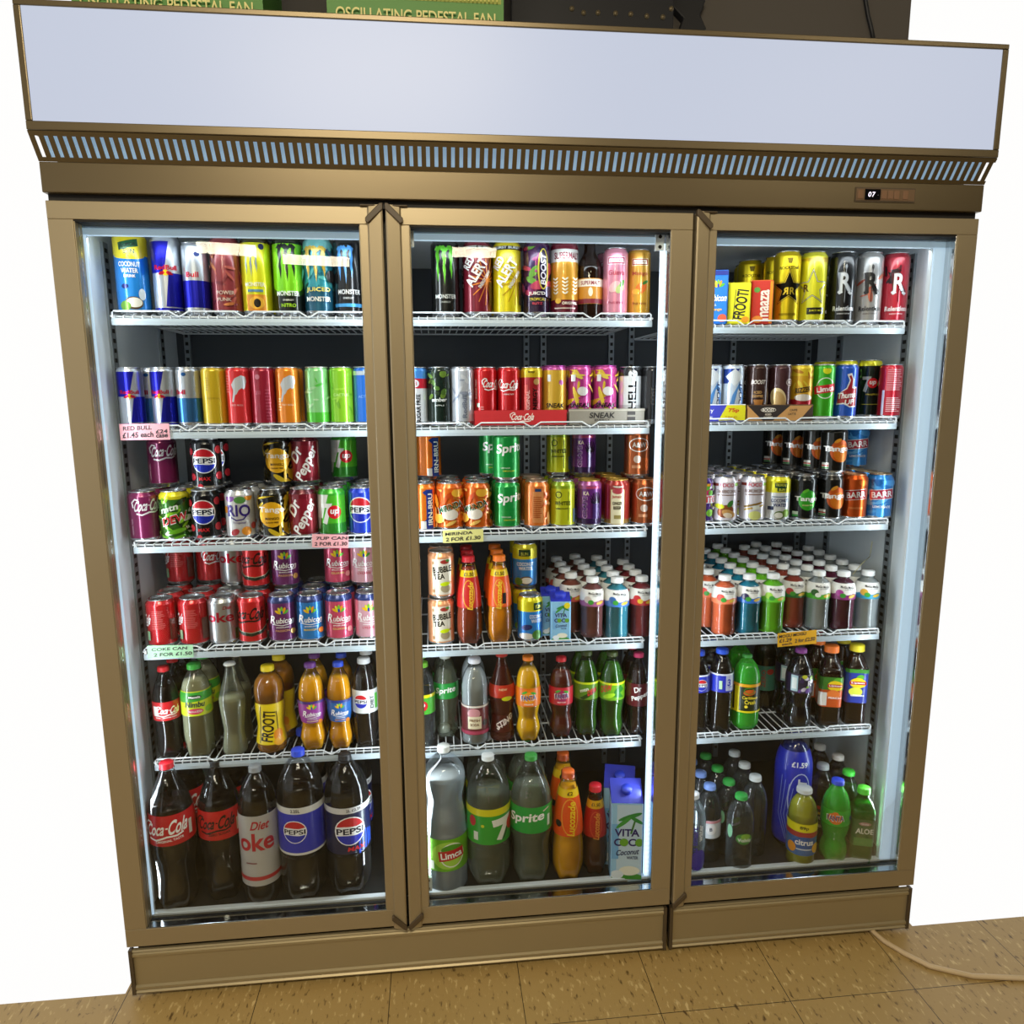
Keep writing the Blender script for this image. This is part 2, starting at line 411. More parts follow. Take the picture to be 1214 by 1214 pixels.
# ------------------------------------------------------------------ recurring emblems
def cola(u, v, w, col, rot=0, h=None):
    h = h or w*.30; c, s_ = math.cos(math.radians(rot)), math.sin(math.radians(rot))
    def q(x, y): return (u+x*c-y*s_, v+x*s_+y*c)
    sw = [q(-w*.42, -h*.62), q(-w*.25, -h*.78), q(0, -h*.60), q(w*.2, -h*.66), q(w*.34, -h*.55)]
    tl = [q(-w*.5, -h*.1), q(-w*.52, h*.35), q(-w*.40, h*.62), q(-w*.30, h*.5)]
    return [T('Coca', *q(-w*.24, 0), w*.44, h*.9, col, rot=rot, shear=.35, bold=.025), T('-', *q(.02*w, 0), w*.05, h*.1, col, rot=rot),
            T('Cola', *q(w*.27, 0), w*.42, h, col, rot=rot, shear=.35, bold=.025), LN(sw, h*.13, col), LN(tl, h*.12, col)]
def globe(u, v, r, txt='#0a1433', rot=0, ring='#f2f4f6'):
    return [E(u, v, r, r, ring), E(u, v, r*.92, r*.92, '#c8202c', a0=18, a1=176), E(u, v, r*.92, r*.92, '#1d2fb4', a0=196, a1=350),
            LN([(u-r*.92, v), (u-r*.4, v+r*.04), (u+r*.4, v-r*.02), (u+r*.92, v+r*.04)], r*.62, ring), T('PEPSI', u, v, r*1.75, r*.42, txt, rot=rot, bold=.035)]
def claw(u, v, w, h, col):
    o = []
    for k, (dx, l) in enumerate(((-.36, .92), (0, 1.0), (.36, .85))):
        x = u+dx*w; t = v+h*.5; a = w*.13
        o.append(P([(x-a*1.5, t+(.03*h if k else -.05*h)), (x-a*.3, t+.06*h), (x+a*1.1, t-.02*h), (x+a*.5, t-.12*h), (x+a*.8, t-.3*h), (x+a*.3, t-.45*h), (x+a*.55, t-.62*h),
                    (x+a*.1, t-l*h), (x-a*.2, t-l*h*.8), (x-a*.7, t-.55*h), (x-a*.4, t-.4*h), (x-a*1.0, t-.2*h), (x-a*.6, t-.08*h)], col))
    o.append(P([(u-w*.42, v+h*.5), (u-w*.2, v+h*.57), (u+w*.02, v+h*.42), (u+w*.2, v+h*.57), (u+w*.42, v+h*.46), (u+w*.2, v+h*.44), (u+w*.02, v+h*.33), (u-w*.2, v+h*.45)], col))
    return o
def petals(u, v, s):
    return [E(u-.55*s, v+.05*s, .5*s, .2*s, '#f6c21b', rot=150), E(u+.55*s, v+.05*s, .5*s, .2*s, '#57b03a', rot=30),
            E(u-.28*s, v+.3*s, .5*s, .2*s, '#e8e23a', rot=115), E(u+.28*s, v+.3*s, .5*s, .2*s, '#f3a01c', rot=65), E(u, v+.38*s, .52*s, .17*s, '#7ccd3a', rot=90), E(u, v+.02*s, .28*s, .16*s, '#2d3aa8', rot=90)]
def rubi(u, v, w, sub, fruit, subc='#ffffff', word='#ffffff'):
    return petals(u, v+w*.34, w*.28)+[T('R', u-w*.36, v+.1*w*.3, w*.24, w*.34, word, shear=.2, bold=.02), T('ubicon', u+w*.13, v-.01*w, w*.72, w*.24, word, shear=.2, bold=.02),
            LN([(u-w*.4, v-w*.16), (u, v-w*.22), (u+w*.45, v-w*.15)], w*.03, word), T('SPARKLING', u, v-w*.30, w*.5, w*.055, word), T(sub, u, v-w*.44, w*.55, w*.09, subc), E(u+w*.42, v-w*.5, w*.12, w*.12, fruit)]
def fant(u, v, w, disc, sub=None):
    return [E(u, v, w*.44, w*.40, disc), E(u-w*.28, v+w*.34, w*.2, w*.08, '#3fae3a', rot=25), E(u+w*.32, v+w*.3, w*.2, w*.08, '#3fae3a', rot=-20),
            T('FANTA', u, v-w*.005, w*1.04, w*.40, '#ffffff', bold=.10, rot=4), T('FANTA', u, v, w*.96, w*.32, '#1b2f7d', bold=.03, rot=4)]+([T(sub, u, v-w*.45, w*.6, w*.1, '#ffffff')] if sub else [])
def up7(u, v, s, seven='#f4f6f2'):
    return [P([(u-s*1.5, v+s*1.05), (u-s*.05, v+s*1.05), (u-s*.75, v-s*1.5), (u-s*1.25, v-s*1.3), (u-s*.7, v+s*.55), (u-s*1.4, v+s*.55)], seven),
            E(u+s*.2, v, s*.82, s*.82, '#d7202b'), T('up', u+s*.2, v-.05*s, s*1.0, s*.75, '#ffffff', shear=.15, bold=.03)]
def drp(u, v, w, col='#ffffff', rot=62):
    c, s_ = math.cos(math.radians(rot)), math.sin(math.radians(rot))
    return [T('Dr', u-s_*w*.30-c*w*.02, v+c*w*.30+.9*w*.12, w*.42, w*.30, col, rot=rot, shear=.2, bold=.03), T('Pepper', u+s_*w*.05, v-c*w*.05, w*1.0, w*.34, col, rot=rot, shear=.2, bold=.03)]
def bullink(u, v, s, col='#c7cbd0'):
    return [P([(u-1.0*s, v-1.9*s), (u-.75*s, v-.4*s), (u-1.0*s, v+.3*s), (u-.5*s, v+1.1*s), (u+.3*s, v+1.5*s), (u+.9*s, v+1.3*s), (u+1.0*s, v+.7*s), (u+.75*s, v-.1*s), (u+.5*s, v-.3*s),
               (u+.35*s, v-.1*s), (u-.1*s, v-.4*s), (u-.35*s, v-.9*s), (u-.55*s, v-1.0*s), (u-.8*s, v-1.9*s)], col)]
def rbull(u, v, w, txt=True):
    o = [T('RedBull', u, v+w*.22, w*1.3, w*.27, '#d31d3c', bold=.03)] if txt else []
    return o+[E(u, v-w*.08, w*.17, w*.17, '#f2c12c'), P([(u-w*.42, v-w*.2), (u-w*.3, v-w*.03), (u-w*.12, v+w*.03), (u-w*.02, v-w*.08), (u-w*.15, v-w*.2)], '#c8203a'),
            P([(u+w*.42, v-w*.2), (u+w*.3, v-w*.03), (u+w*.12, v+w*.03), (u+w*.02, v-w*.08), (u+w*.15, v-w*.2)], '#c8203a')]
def rockst(u, v, s, x='#16130c'): return [STAR(u, v, s, x), STAR(u, v, s*.93, '#e7c93e'), STAR(u, v, s*.84, x)]
def gothR(u, v, s, a, b):
    return [T('R', u, v, 2.0*s, 2.9*s, b, shear=-.12), P([(u-.06*s, v+2.6*s), (u+.06*s, v+2.6*s), (u+.05*s, v-2.9*s), (u, v-3.2*s), (u-.05*s, v-2.9*s)], b), E(u, v+2.25*s, .16*s, .35*s, b), T('R', u-.02*s, v, 1.75*s, 2.9*s, b, bold=.07), T('R', u, v, 1.55*s, 2.7*s, a, bold=.03),
            P([(u-1.1*s, v-1.5*s), (u-.6*s, v-1.1*s), (u-.3*s, v-1.6*s), (u-.8*s, v-1.9*s)], a), P([(u+.5*s, v-1.3*s), (u+1.1*s, v-1.7*s), (u+.8*s, v-2.0*s), (u+.4*s, v-1.7*s)], a)]
def sprit(u, v, w, rot=6, t='Sprite'): return [T(t, u, v, w, w*.36, '#ffffff', rot=rot, shear=.2, bold=.05)]
def tangoart(u, v, s, disc, leaf=None, word='Tango'):
    o = [E(u, v, s*.95, s*1.05, disc)]
    if leaf: o.append(E(u-.3*s, v+s*.95, s*.35, s*.15, leaf, rot=30))
    return o+[T(word, u-.1*s, v+.1*s, s*2.5, s*.62, '#ffffff', bold=.04), T('DARK BERRY'[:0] or 'SUGAR FREE', u, v-s*.5, s*1.1, s*.14, '#f3e2a8')]
def lipt(u, v, w, fruitc, sub): return [E(u+.1*w, v+w*.35, w*.3, w*.2, '#5fae36', rot=40), E(u, v, w*.5, w*.36, '#f2cf25'), R(u, v, w*.98, w*.22, '#b5121f'), T('Lipton', u, v, w*.8, w*.16, '#ffffff'),
            E(u-.1*w, v-w*.6, w*.42, w*.32, fruitc), T(sub, u, v-w*.85, w*.8, w*.13, '#ffffff', bold=.03)]
def fineprint(u, v, w, h, col, n=9):
    rr = random.Random(int(u*10+v*7+n)); o = []
    for i in range(n):
        l = w*rr.uniform(.7, 1); o.append(R(u-(w-l)/2, v+h/2-h*(i+.5)/n, l, h/n*.4, col))
    return o
def spots(lst, col): return [E(a, b, r, r, col) for a, b, r in lst]
def zig(cols, u0, u1, v0, v1, n, seed, smin=.5, smax=1.6, thin=.18):
    rr = random.Random(seed); o = []
    for i in range(n):
        u = rr.uniform(u0, u1); v = rr.uniform(v0, v1); s_ = rr.uniform(smin, smax)
        o.append(E(u, v, s_, s_*thin*rr.uniform(.8, 2), cols[i % len(cols)], rot=rr.uniform(0, 180), n=10))
    return o

# ------------------------------------------------------------------ tins, 500 ml
B = .0318; HB = .165
can('coconut_big', .034, .170, '#1f7fd0', bands=[(12.2, 17, '#f0dc1e')], art=[E(0, 12.1, 3.4, .8, '#f0dc1e'), P([(-1.9, 14.6), (2.0, 15.6), (2.1, 14.0), (-1.8, 13.1)], '#1c5a34'),
    T('TROPICAL', 0, 14.2, 3.5, .75, '#0e2015', rot=12), T('SUN', .2, 12.9, 2.2, 1.1, '#1c4a2c', bold=.05), T('COCONUT', 0, 10.3, 4.2, 1.0, '#ffffff', bold=.05), T('WATER', 0, 9.0, 3.3, .95, '#ffffff', bold=.05), T('DRINK', 0, 7.9, 2.2, .6, '#ffffff'),
    E(-1.1, 5.8, .7, .5, '#15226b'), E(.4, 2.4, 1.8, 1.3, '#5d4a30'), E(.5, 2.5, 1.5, 1.0, '#f3efe2'), E(-1.3, 1.8, 1.1, 1.0, '#6da03a'), E(2.1, 4.2, .7, 1.2, '#dfe9f2')], look='large blue and yellow coconut water can')
QU = '#2223a8'; SV = '#c3c8cf'
def quad(h, top=QU, bot=QU, s=SV): return [P([(-5, h*.52), (-.3, h*.52), (1.0, h*.95), (-5, h*.95)], top), P([(-.3, h*.10), (5, h*.10), (5, h*.52), (.6, h*.52)], bot), R(0, h*.07, 10, h*.03, QU)]
can('energy_quad_tall', .0300, .165, SV, art=quad(16.5)+rbull(0, 8.9, 3.6), fin='foil', look='tall slim blue and silver energy can with red lettering')
can('energy_silver_mid', .0275, .150, SV, art=[R(0, 4.3, 12, 5.6, QU), T('Bull', -.5, 8.3, 2.6, 1.1, '#c81c3c', bold=.03), E(.7, 12.5, .6, .5, '#2c3660')], fin='foil', look='silver energy can with blue lower half and partial red lettering')
can('maroon_fruit', B, HB, '#8a3438', art=zig(['#b05548', '#73262e', '#a8443c', '#c0703e'], -4, 4, 2, 15, 26, 3)+[T('POWER', 0, 4.6, 3.3, .8, '#cdb8a8'), T('PUNK', -.3, 3.2, 2.6, .7, '#cdb8a8')], look='dusty red 500 ml energy can with pale lettering')
can('claw_yellow', B, HB, '#d6d318', lidc='#2a2a26', bands=[(15.0, 16.5, '#3a3410')], art=claw(-.8, 11, 3.0, 6.2, '#8d9490')+[E(1.5, 14.2, .6, .6, '#15184a'), T('MONSTER', -.2, 6.4, 4.2, .85, '#e8e4c8', bold=.04), R(-.2, 5.1, 3.2, .5, '#5c8aa0'), R(0, 2.6, 4.2, 3.4, '#d88a28'), E(0, 2.6, 1.6, 1.3, '#f0b43a'), E(.1, 2.5, .7, .9, '#1c1408')], look='bright yellow energy can with grey claw marks')
can('claw_green', B, HB, '#7fd21c', lidc='#22221e', bands=[(14.9, 16.5, '#16210e'), (0, 5.6, '#12180e')], art=[E(0, 5.6, 4.8, 1.6, '#2e5c10'), E(0, 6.3, 3.8, 1.6, '#7fd21c')]+claw(0, 10.6, 4.0, 7.6, '#0e1408')+[T('MONSTER', 0, 4.6, 5.0, 1.0, '#f0f2ec', bold=.05), T('ENERGY', 0, 3.2, 2.2, .35, '#e8e8e0'), T('NITRO', 0, 2.1, 3.0, .75, '#a9de2a', bold=.03)], look='lime green energy can with black claw marks')
can('claw_teal', B, HB, '#2f8f9c', lidc='#9aa0a4', bands=[(13.8, 16.5, '#7fc9c8'), (0, 6.0, '#1d5a74')], art=zig(['#1e6a80', '#5ab8b4', '#123c58'], -4.5, 4.5, 6, 15, 30, 5)+claw(-.3, 10.4, 4.2, 7.2, '#b89a34')+[T('JUICED', 0, 5.3, 4.6, 1.1, '#e6d86a', bold=.05), T('MONSTER', 0, 3.4, 4.6, 1.0, '#eaeae0', bold=.04), E(2.6, 8.2, 1.0, 1.3, '#1a1818')], look='teal 500 ml energy can with mustard claw marks')
can('claw_blue', B, HB, '#17181b', lidc='#26262a', art=claw(-.4, 10.4, 3.6, 7.6, '#4a94d8')+[T('MONSTER', .2, 5.0, 5.0, 1.0, '#e8eaec', bold=.05), T('ENERGY', 0, 3.7, 2.2, .4, '#d0d4d8'), R(0, 2.2, 7, .7, '#4aa0dc')], look='black energy can with blue claw marks')
can('claw_dark', B, HB, '#0e100e', lidc='#222422', art=claw(-.2, 10.6, 4.2, 7.8, '#58b424')+[T('MONSTER', 0, 4.2, 4.8, .9, '#c8ccc8', bold=.04), T('ENERGY', 0, 3.0, 2.2, .4, '#a0a4a0')], look='black energy can with green claw marks')
def alert(rayc, dark): return [LN([(2.2, 7.6), (2.2+4*math.cos(a), 7.6+5.2*math.sin(a))], .22, rayc) for a in [x*.42 for x in range(-5, 10)]]+[R(0, 14.7, 11, .9, '#17120e'), T('BURST BURST', 0, 14.7, 5.8, .5, '#f0f0e8'), T('RED', -2.0, 11.4, 2.8, 1.8, '#f2f0ea', rot=58, bold=.06), T('ALERT', -.3, 9.4, 6.6, 2.1, '#f2f0ea', rot=58, bold=.06), T('ENERGY DRINK', 1.5, 8.0, 4.4, .7, '#f2f0ea', rot=58), R(3.0, 5, .8, 5, dark)]
can('alert_maroon', B, HB, '#7c1c2e', art=alert('#e0822e', '#3c0e18'), look='maroon energy can with white slanted block lettering')
can('alert_yellow', B, HB, '#e3d21a', art=alert('#b8900e', '#3c3410'), look='yellow energy can with white slanted block lettering')
can('juice_purple', .0300, HB, '#4c2050', bands=[(0, 4.6, '#2c1434')], art=zig(['#8a2a66', '#6ba03a', '#31184a', '#b43a5a'], -4, 4, 5, 15.5, 26, 8, 1, 2.2, .35)+[RG(1.2, 10.2, 1.15, 4.4, .3, '#d8c84a'), E(1.2, 10.2, .85, 4.1, '#241030'), T('BOOST', 1.2, 10.2, 6.6, 1.15, '#ece6f0', rot=90, shear=.2, bold=.05), T("JUIC'D", -.1, 4.9, 3.4, .9, '#f2f2ea', bold=.05), T('TROPICAL', 0, 3.7, 3.2, .6, '#d8c83a'), T('BLITZ', 0, 2.8, 2.0, .5, '#d84a5a')], look='purple juice energy can with vertical lettering')
can('malt_can', B, HB, '#d79a2c', lidc='#7c2236', bands=[(14.6, 16.5, '#7a1c30'), (11.9, 14.6, '#ecebe4'), (0, 3.7, '#6e1a2c')], art=[T('SUPERMALT', .6, 13.2, 6.4, 1.5, '#8a2036', bold=.05)]+[E(x+s_*.3, 5.2+k*.75, .45, .18, '#f2ecd2', rot=40*s_, n=8) for x in (-2.2, 0, 2.2) for k in range(5) for s_ in (-1, 1)]+[E(-1.4, 3.4, .6, .6, '#e8b43a'), T('ORIGINAL', 1, 2.9, 3.2, .6, '#f4efe0', bold=.03), R(0, 1.8, 4.2, .25, '#d8c8c0')], look='amber malt can with white band and maroon foot')
can('guava', .0285, .152, '#d98ba0', art=[R(0, 12.3, 4.2, 1.7, '#f0dfe2'), R(0, 12.3, 3.9, 1.4, '#b8305a'), T('maaza', 0, 12.3, 3.4, .9, '#f6eef0', bold=.04), T('Guava', 0, 9.7, 3.8, 1.1, '#c0485e'), E(-.4, 6.6, 1.5, 1.0, '#f2bcc0', rot=40), E(.8, 6.2, 1.2, .8, '#c8d890', rot=50), E(1.3, 7.3, .9, .4, '#4e9a3c', rot=60), T('fruit drink', 0, 3.2, 3.4, .6, '#b04460')], look='pink guava drink can')
can('mango_can', .0270, .152, '#d09a2e', art=[R(0, 12.3, 4.0, 1.6, '#e8d8a0'), R(0, 12.3, 3.7, 1.3, '#a03a2a'), T('maaza', 0, 12.3, 3.2, .9, '#f2ead0', bold=.04), T('Mango', 0, 9.7, 3.6, 1.1, '#b04a28'), E(.3, 6.6, 1.5, 1.1, '#e8702a', rot=40), E(-.9, 5.8, .9, .6, '#e8b23a'), E(1.2, 7.8, .8, .35, '#3f7a2c', rot=30), T('fruit drink', 0, 3.2, 3.2, .6, '#8a4a1e')], look='amber mango drink can beside the pink one')
can('star_gold', .0305, HB, '#d9bf22', art=[T('ROCKSTAR', 0, 12.6, 4.6, .7, '#3a2e08', bold=.04), P([(-.7, 14.8), (.7, 14.8), (.4, 13.6), (-.4, 13.6)], '#5a4a14')]+rockst(0, 8.0, 4.4)+[T('R', .75, 7.4, 1.2, 1.6, '#e7c93e', bold=.06), T('R', -.75, 7.4, -1.2, 1.6, '#e7c93e', bold=.06), R(0, 2.2, 4, .5, '#a8901a')], fin='foil', look='gold 500 ml can with black star')
can('star_yellow', .0305, HB, '#d8d326', lidc='#8f9296', art=[P([(-4, 14.9), (4, 14.9), (4, 13.8), (-4, 14.4)], '#b89a24')]+[STAR(-.6, 8.2, 4.4, '#2a2812'), STAR(-.6, 8.2, 4.15, '#e8e6c8'), STAR(-.6, 8.2, 3.85, '#2a2812'), STAR(-.6, 8.2, 3.6, '#d8d326'), T('R', -2.0, 8.2, 1.3, 1.7, '#5a3c14', bold=.06), R(.4, 3.0, 4, 1.5, '#2a2812'), T('JUICE MIX', .4, 3.0, 3, .5, '#d8d326')], look='yellow 500 ml can with outlined star')
can('goth_black', .0305, HB, '#121214', art=gothR(0, 9.6, 1.5, '#c9cdd2', '#8a8e94')+[T('Relentless', 0, 3.6, 4.8, 1.1, '#e2e4e8', bold=.02), T('ENERGY DRINK', 0, 2.4, 2.8, .3, '#c8c8cc')], look='black 500 ml can with silver gothic letter')
can('goth_silver', .0305, HB, '#9c9a98', art=zig(['#b4604c', '#b8b4b0', '#a04a3c'], -3, 3, 6, 12, 9, 4)+gothR(0, 9.6, 1.5, '#1c1a1a', '#2c2828')+[T('Relentless', 0, 3.6, 4.8, 1.1, '#2a2626', bold=.02), T('ENERGY DRINK', 0, 2.4, 2.8, .3, '#503c38')], look='silver 500 ml can with black gothic letter')
can('goth_red', .0305, HB, '#b01c30', art=zig(['#2c0a12', '#1c080c'], -4, 0, 9.5, 13, 8, 6)+gothR(.2, 9.6, 1.5, '#d8dade', '#5c1018')+[T('Relentless', 0, 3.6, 4.8, 1.1, '#f0e8e8', bold=.02), T('ENERGY DRINK', 0, 2.4, 2.8, .3, '#e8c8c8')], look='red 500 ml can with silver gothic letter')

# ------------------------------------------------------------------ tins, slim 250 ml
S = .0262; HS = .132
can('energy_quad', S, HS, SV, art=quad(13.2)+rbull(-.2, 7.2, 3.0), fin='foil', look='blue and silver slim energy can with red lettering')
can('energy_silver', S, HS, SV, art=[R(0, 3.9, 12, 5.2, '#3f78b4'), E(-.6, 11.6, .5, .4, '#2a5c9a'), T('Bull', -1.8, 7.8, 2.6, 1.0, '#c81c3c', bold=.03)], fin='foil', look='silver slim can with pale blue foot')
can('energy_yellow', S, HS, '#d2b022', art=[T('TROPICAL', 0, 6.4, 2.8, .4, '#a88a14')]+fineprint(-1.2, 9.5, 1.2, 3, '#b8981a', 6), look='plain golden yellow slim can')
can('energy_red', S, HS, '#dc3236', art=bullink(.4, 8.8, 1.7)+[T('RED BULL', -.2, 4.9, 2.6, .35, '#f0b0b0')]+fineprint(-2.2, 9.5, 1.0, 4, '#e87878', 7), look='bright red slim can with silver bull')
can('energy_crimson', S, HS, '#9c1c34', art=[E(-.9, 11.0, .55, .55, '#c87888'), T('250', -.9, 7.6, 1.2, .8, '#b85468')]+fineprint(1.2, 5, 1.2, 7, '#b84a60', 10), look='crimson slim can with small round mark')
can('energy_orange', S, HS, '#ee8a22', art=bullink(.2, 8.8, 1.7)+[T('RED BULL', 0, 4.9, 2.6, .35, '#f8d8b0')]+fineprint(-1.8, 5.0, 1.0, 3, '#f8c890', 5), look='orange slim can with silver bull')
can('energy_pale_green', S, HS, '#8fd48a', lidc='#c8ccc8', bands=[(0, 3.2, '#57c83e')], art=zig(['#b8e4b0', '#5cc84a', '#a8d8a0'], -3, 3, 3, 11, 12, 9), look='pale green slim can')
can('energy_lime', S, HS, '#8ecf2c', art=zig(['#a8e044', '#74b41e'], -3, 3, 3, 11, 9, 12)+[T('CACTUS', 0, 7.0, 3.2, .6, '#c8ec90')], look='lime green slim can')
can('energy_blue_slim', S, HS, '#2a6fd0', lidc='#b8c0c8', art=[T('ACTION', 0, 6.6, 3.0, .6, '#8ab4f0'), R(0, 12.0, 12, 1.4, '#b8c4cc')], look='blue slim can beside the door stile')
can('sugarfree', S, HS, '#e6e8ea', bands=[(10.6, 13.2, '#4a8fdc'), (8.4, 10.6, '#cc2438')], art=[E(0, 9.5, .8, .8, '#eceef0'), T('B', 0, 9.5, .6, .9, '#cc2438'), T('SUGAR FREE', .5, 3.9, 6.4, 1.0, '#16181c', rot=90, bold=.04), T('BULLIT', -1.3, 4.2, 5, .8, '#5a9ade', rot=90)], look='white slim can with blue top and red band')
can('amber_dark', S, HS, '#15241c', art=zig(['#4a6a2a', '#6a8a34', '#2a3c20'], -2.4, 2.4, 6.5, 12, 16, 3, .4, .9, .5)+[T('amber', 0, 5.9, 3.2, .9, '#e8ece8', shear=.2), T('APPLE', 0, 4.6, 2.0, .3, '#c8ccc8')], look='dark green slim can with leafy print')
can('energy_white', S, HS, '#c4cad4', art=zig(['#d8dce4', '#98a0b4'], -2.4, 2.4, 6, 12, 12, 5)+[T('RedBull', .4, 4.4, 5.2, 1.0, '#7c8498', rot=90)], look='pearl white slim can')
can('cola_slim', .0265, HS, '#cc1c22', art=cola(1.9, 9.4, 5.2, '#ffffff', rot=0, h=1.9)+[T('SUGAR FREE', -2.4, 8.2, 4.4, .5, '#f0c8c8', rot=90), R(-1.8, 4.6, .7, .9, '#b8d8c0')]+fineprint(-.8, 3.4, .8, 2, '#e89898', 4), look='red slim can, white script cut off at its edge')
can('cola_slim_front', .0265, HS, '#cc1c22', art=cola(-.1, 9.2, 5.0, '#ffffff', h=1.9)+[T('ORIGINAL TASTE', -.2, 7.0, 2.4, .28, '#ffffff')], look='red slim can with white script facing forward')
can('oranginal', S, HS, '#a81c26', bands=[(10.8, 13.2, '#d6bc1e')], art=[T('65p', -.2, 12.0, 1.5, .7, '#3a3008', bold=.04), R(-1.5, 5.6, 1.0, 7, '#c8504a'), T('ORIGINAL', -1.0, 5.0, 5.8, .9, '#e8a8a0', rot=90, bold=.03), T('ENERGY', .6, 5.6, 5.6, 1.0, '#1c0a0c', rot=90, bold=.05), E(1.0, 9.8, .7, .7, '#c8a060')], look='slim can with yellow top and red body')
def sneak(col): return [T('SNEAK', 0, 4.4, 4.4, 1.1, '#18141c', bold=.07, shear=.15), T('ENERGY', 0, 3.2, 2.6, .45, '#18141c'), R(-1.5, 10.6, .9, 1.5, '#e8e8ea')]
can('sneak_yellow', .0275, .135, '#e2b53c', lidc='#b04aa0', bands=[(12.4, 13.5, '#c050a0'), (0, 2.4, '#d87890')], art=[E(1.4, 9.6, .6, .6, '#b85a9a')]+sneak(0), look='yellow slim can with purple rim and black lettering')
can('sneak_pink', .0275, .135, '#cc4c98', lidc='#b04aa0', art=zig(['#e8c63a', '#f0d85a', '#b03884', '#e8c63a'], -4, 4, 1, 13, 26, 11, 1, 2.4, .14)+[E(.4, 7.6, 1.1, 1.0, '#f2f0f0', rot=-20)]+sneak(0), look='pink slim can with yellow streaks')
can('hell', S, HS, '#e4e6e8', bands=[(11.0, 13.2, '#26282c'), (0, 4.4, '#c4c6c8')], art=[T('HELL', .3, 6.6, 6.4, 1.9, '#15161a', rot=90, bold=.08), E(.4, 11.4, 1.1, 1.1, '#e4e6e8'), LN([(.0, 12.2), (.8, 11.6), (.1, 11.2), (.9, 10.6)], .25, '#15161a')], look='white slim can with black block lettering')
can('dark_slim', S, HS, '#2c2c30', art=[T('COST', 0, 6.4, 4.0, 1.0, '#6a6460', rot=90)], look='charcoal slim can beside the lit bar')
can('boost_white', S, HS, '#c9d8ea', bands=[], art=[P([(-3, 13), (1.2, 13), (-1.6, 8.8), (-3, 8.8)], '#1e3a8a'), P([(0, 12.6), (2.2, 10.4), (0, 8.2), (-2.2, 10.4)], '#e8eef4'), P([(-1.6, 0.8), (2.6, .8), (2.6, 6.6), (1.2, 9.0), (-.4, 6)], '#5a96d8'), P([(-.6, 0.8), (1.4, .8), (1.9, 6.2), (.9, 7.6)], '#dfe8f2'), T('BOOST', 1.6, 5.8, 6.6, .9, '#14285e', rot=90, shear=.2, bold=.05)], look='white slim can with blue swoosh')
can('boost_coffee', .0268, HS, '#3c2622', art=[R(-.2, 9.1, 3.6, 1.5, '#4a302a'), T('BOOST', -.2, 9.1, 3.2, .95, '#f2ece6', shear=.2, bold=.05), T('ICED', -.2, 6.7, 1.8, .6, '#d8a868', bold=.03), T('COFFEE', -.2, 5.8, 2.4, .6, '#d8a868', bold=.03), P([(-1.2, 5), (0, 1), (1.2, 5)], '#b87a3c')], look='brown iced coffee can with white lettering')
can('boost_latte', .0265, HS, '#4a2c30', art=[E(-.8, 5.2, 1.9, 2.6, '#e6cf9c', rot=20), E(-.4, 4.6, 1.4, 2.4, '#c8a468', rot=20), RG(1.9, 9.0, 1.0, .8, .15, '#c8b8b0'), T('BO', 1.9, 9.0, 1.2, .7, '#d8ccc8')], look='brown can with cream swirl')
can('razer', S, HS, '#d8a626', bands=[(0, 5.0, '#b02030'), (10.5, 13.2, '#e8ca30')], art=zig(['#e8d040', '#b87a1c'], -2.4, 2.4, 8, 12, 8, 2)+[T('RIZZER', -.1, 7.2, 3.6, 1.2, '#2c2018', rot=8, bold=.05, shear=.2), E(0, 5.4, 2.0, .8, '#e8e0d8'), T('MANGO', 0, 3.2, 2.4, .8, '#f0d8c8')], look='yellow can with red foot')
can('limca_can', S, HS, '#3fae22', art=[E(.2, 11.8, 1.0, .9, '#e4e82a'), RG(0, 7.6, 2.2, 2.5, .2, '#e8f0e0'), R(0, 7.4, 5.4, 1.9, '#c8202c', rot=8), T('Limca', .1, 7.4, 4.2, 1.2, '#ffffff', rot=8, bold=.04)], look='green slim can with red banner')
can('thumb', .0268, HS, '#2456c0', art=[P([(-2.0, 6.3), (-.4, 7.6), (.2, 9.4), (-.4, 10.8), (.6, 11.1), (1.3, 9.6), (1.2, 7.8), (2.4, 7.9), (2.4, 3.1), (.6, 3.0), (-.8, 3.8), (-2.6, 3.6)], '#f0eeee'), P([(-2.3, 6.1), (-.2, 7.4), (.5, 9.4), (0, 10.4), (.5, 10.6), (1.0, 9.5), (.9, 7.5), (2.2, 7.6), (2.2, 3.4), (.6, 3.3), (-.8, 4.1), (-2.4, 3.9)], '#a82430'),
    T('Thums', -.2, 5.9, 4.2, 1.4, '#ffffff', bold=.06, rot=6, shear=.2), T('UP', .5, 4.3, 2.2, 1.2, '#ffffff', bold=.06, rot=6, shear=.2)], look='blue slim can with red thumb sign')
can('sevenup_dark', .0275, .145, '#122018', bands=[(13.0, 14.5, '#d8d422')], art=up7(-.2, 8.8, 1.5, '#a8aca8')+zig(['#4ab44a', '#8ad048'], 1.4, 2.4, 8.5, 12, 6, 2, .3, .8, .4)+[T('mojito', 0, 6.0, 2.6, .6, '#c8b43a', shear=.2), R(0, 3.6, 4, .12, '#c8c23a')], look='dark green slim can with yellow top')
can('red_back', .0268, HS, '#c81e34', art=fineprint(.3, 9.5, 3.6, 5.2, '#e8a0a8', 12)+fineprint(.3, 3.6, 3.2, 3.6, '#f0c0c4', 8)+[R(-2.0, 4, .5, 6, '#e8dcdc')], look='red slim can turned to its small print')

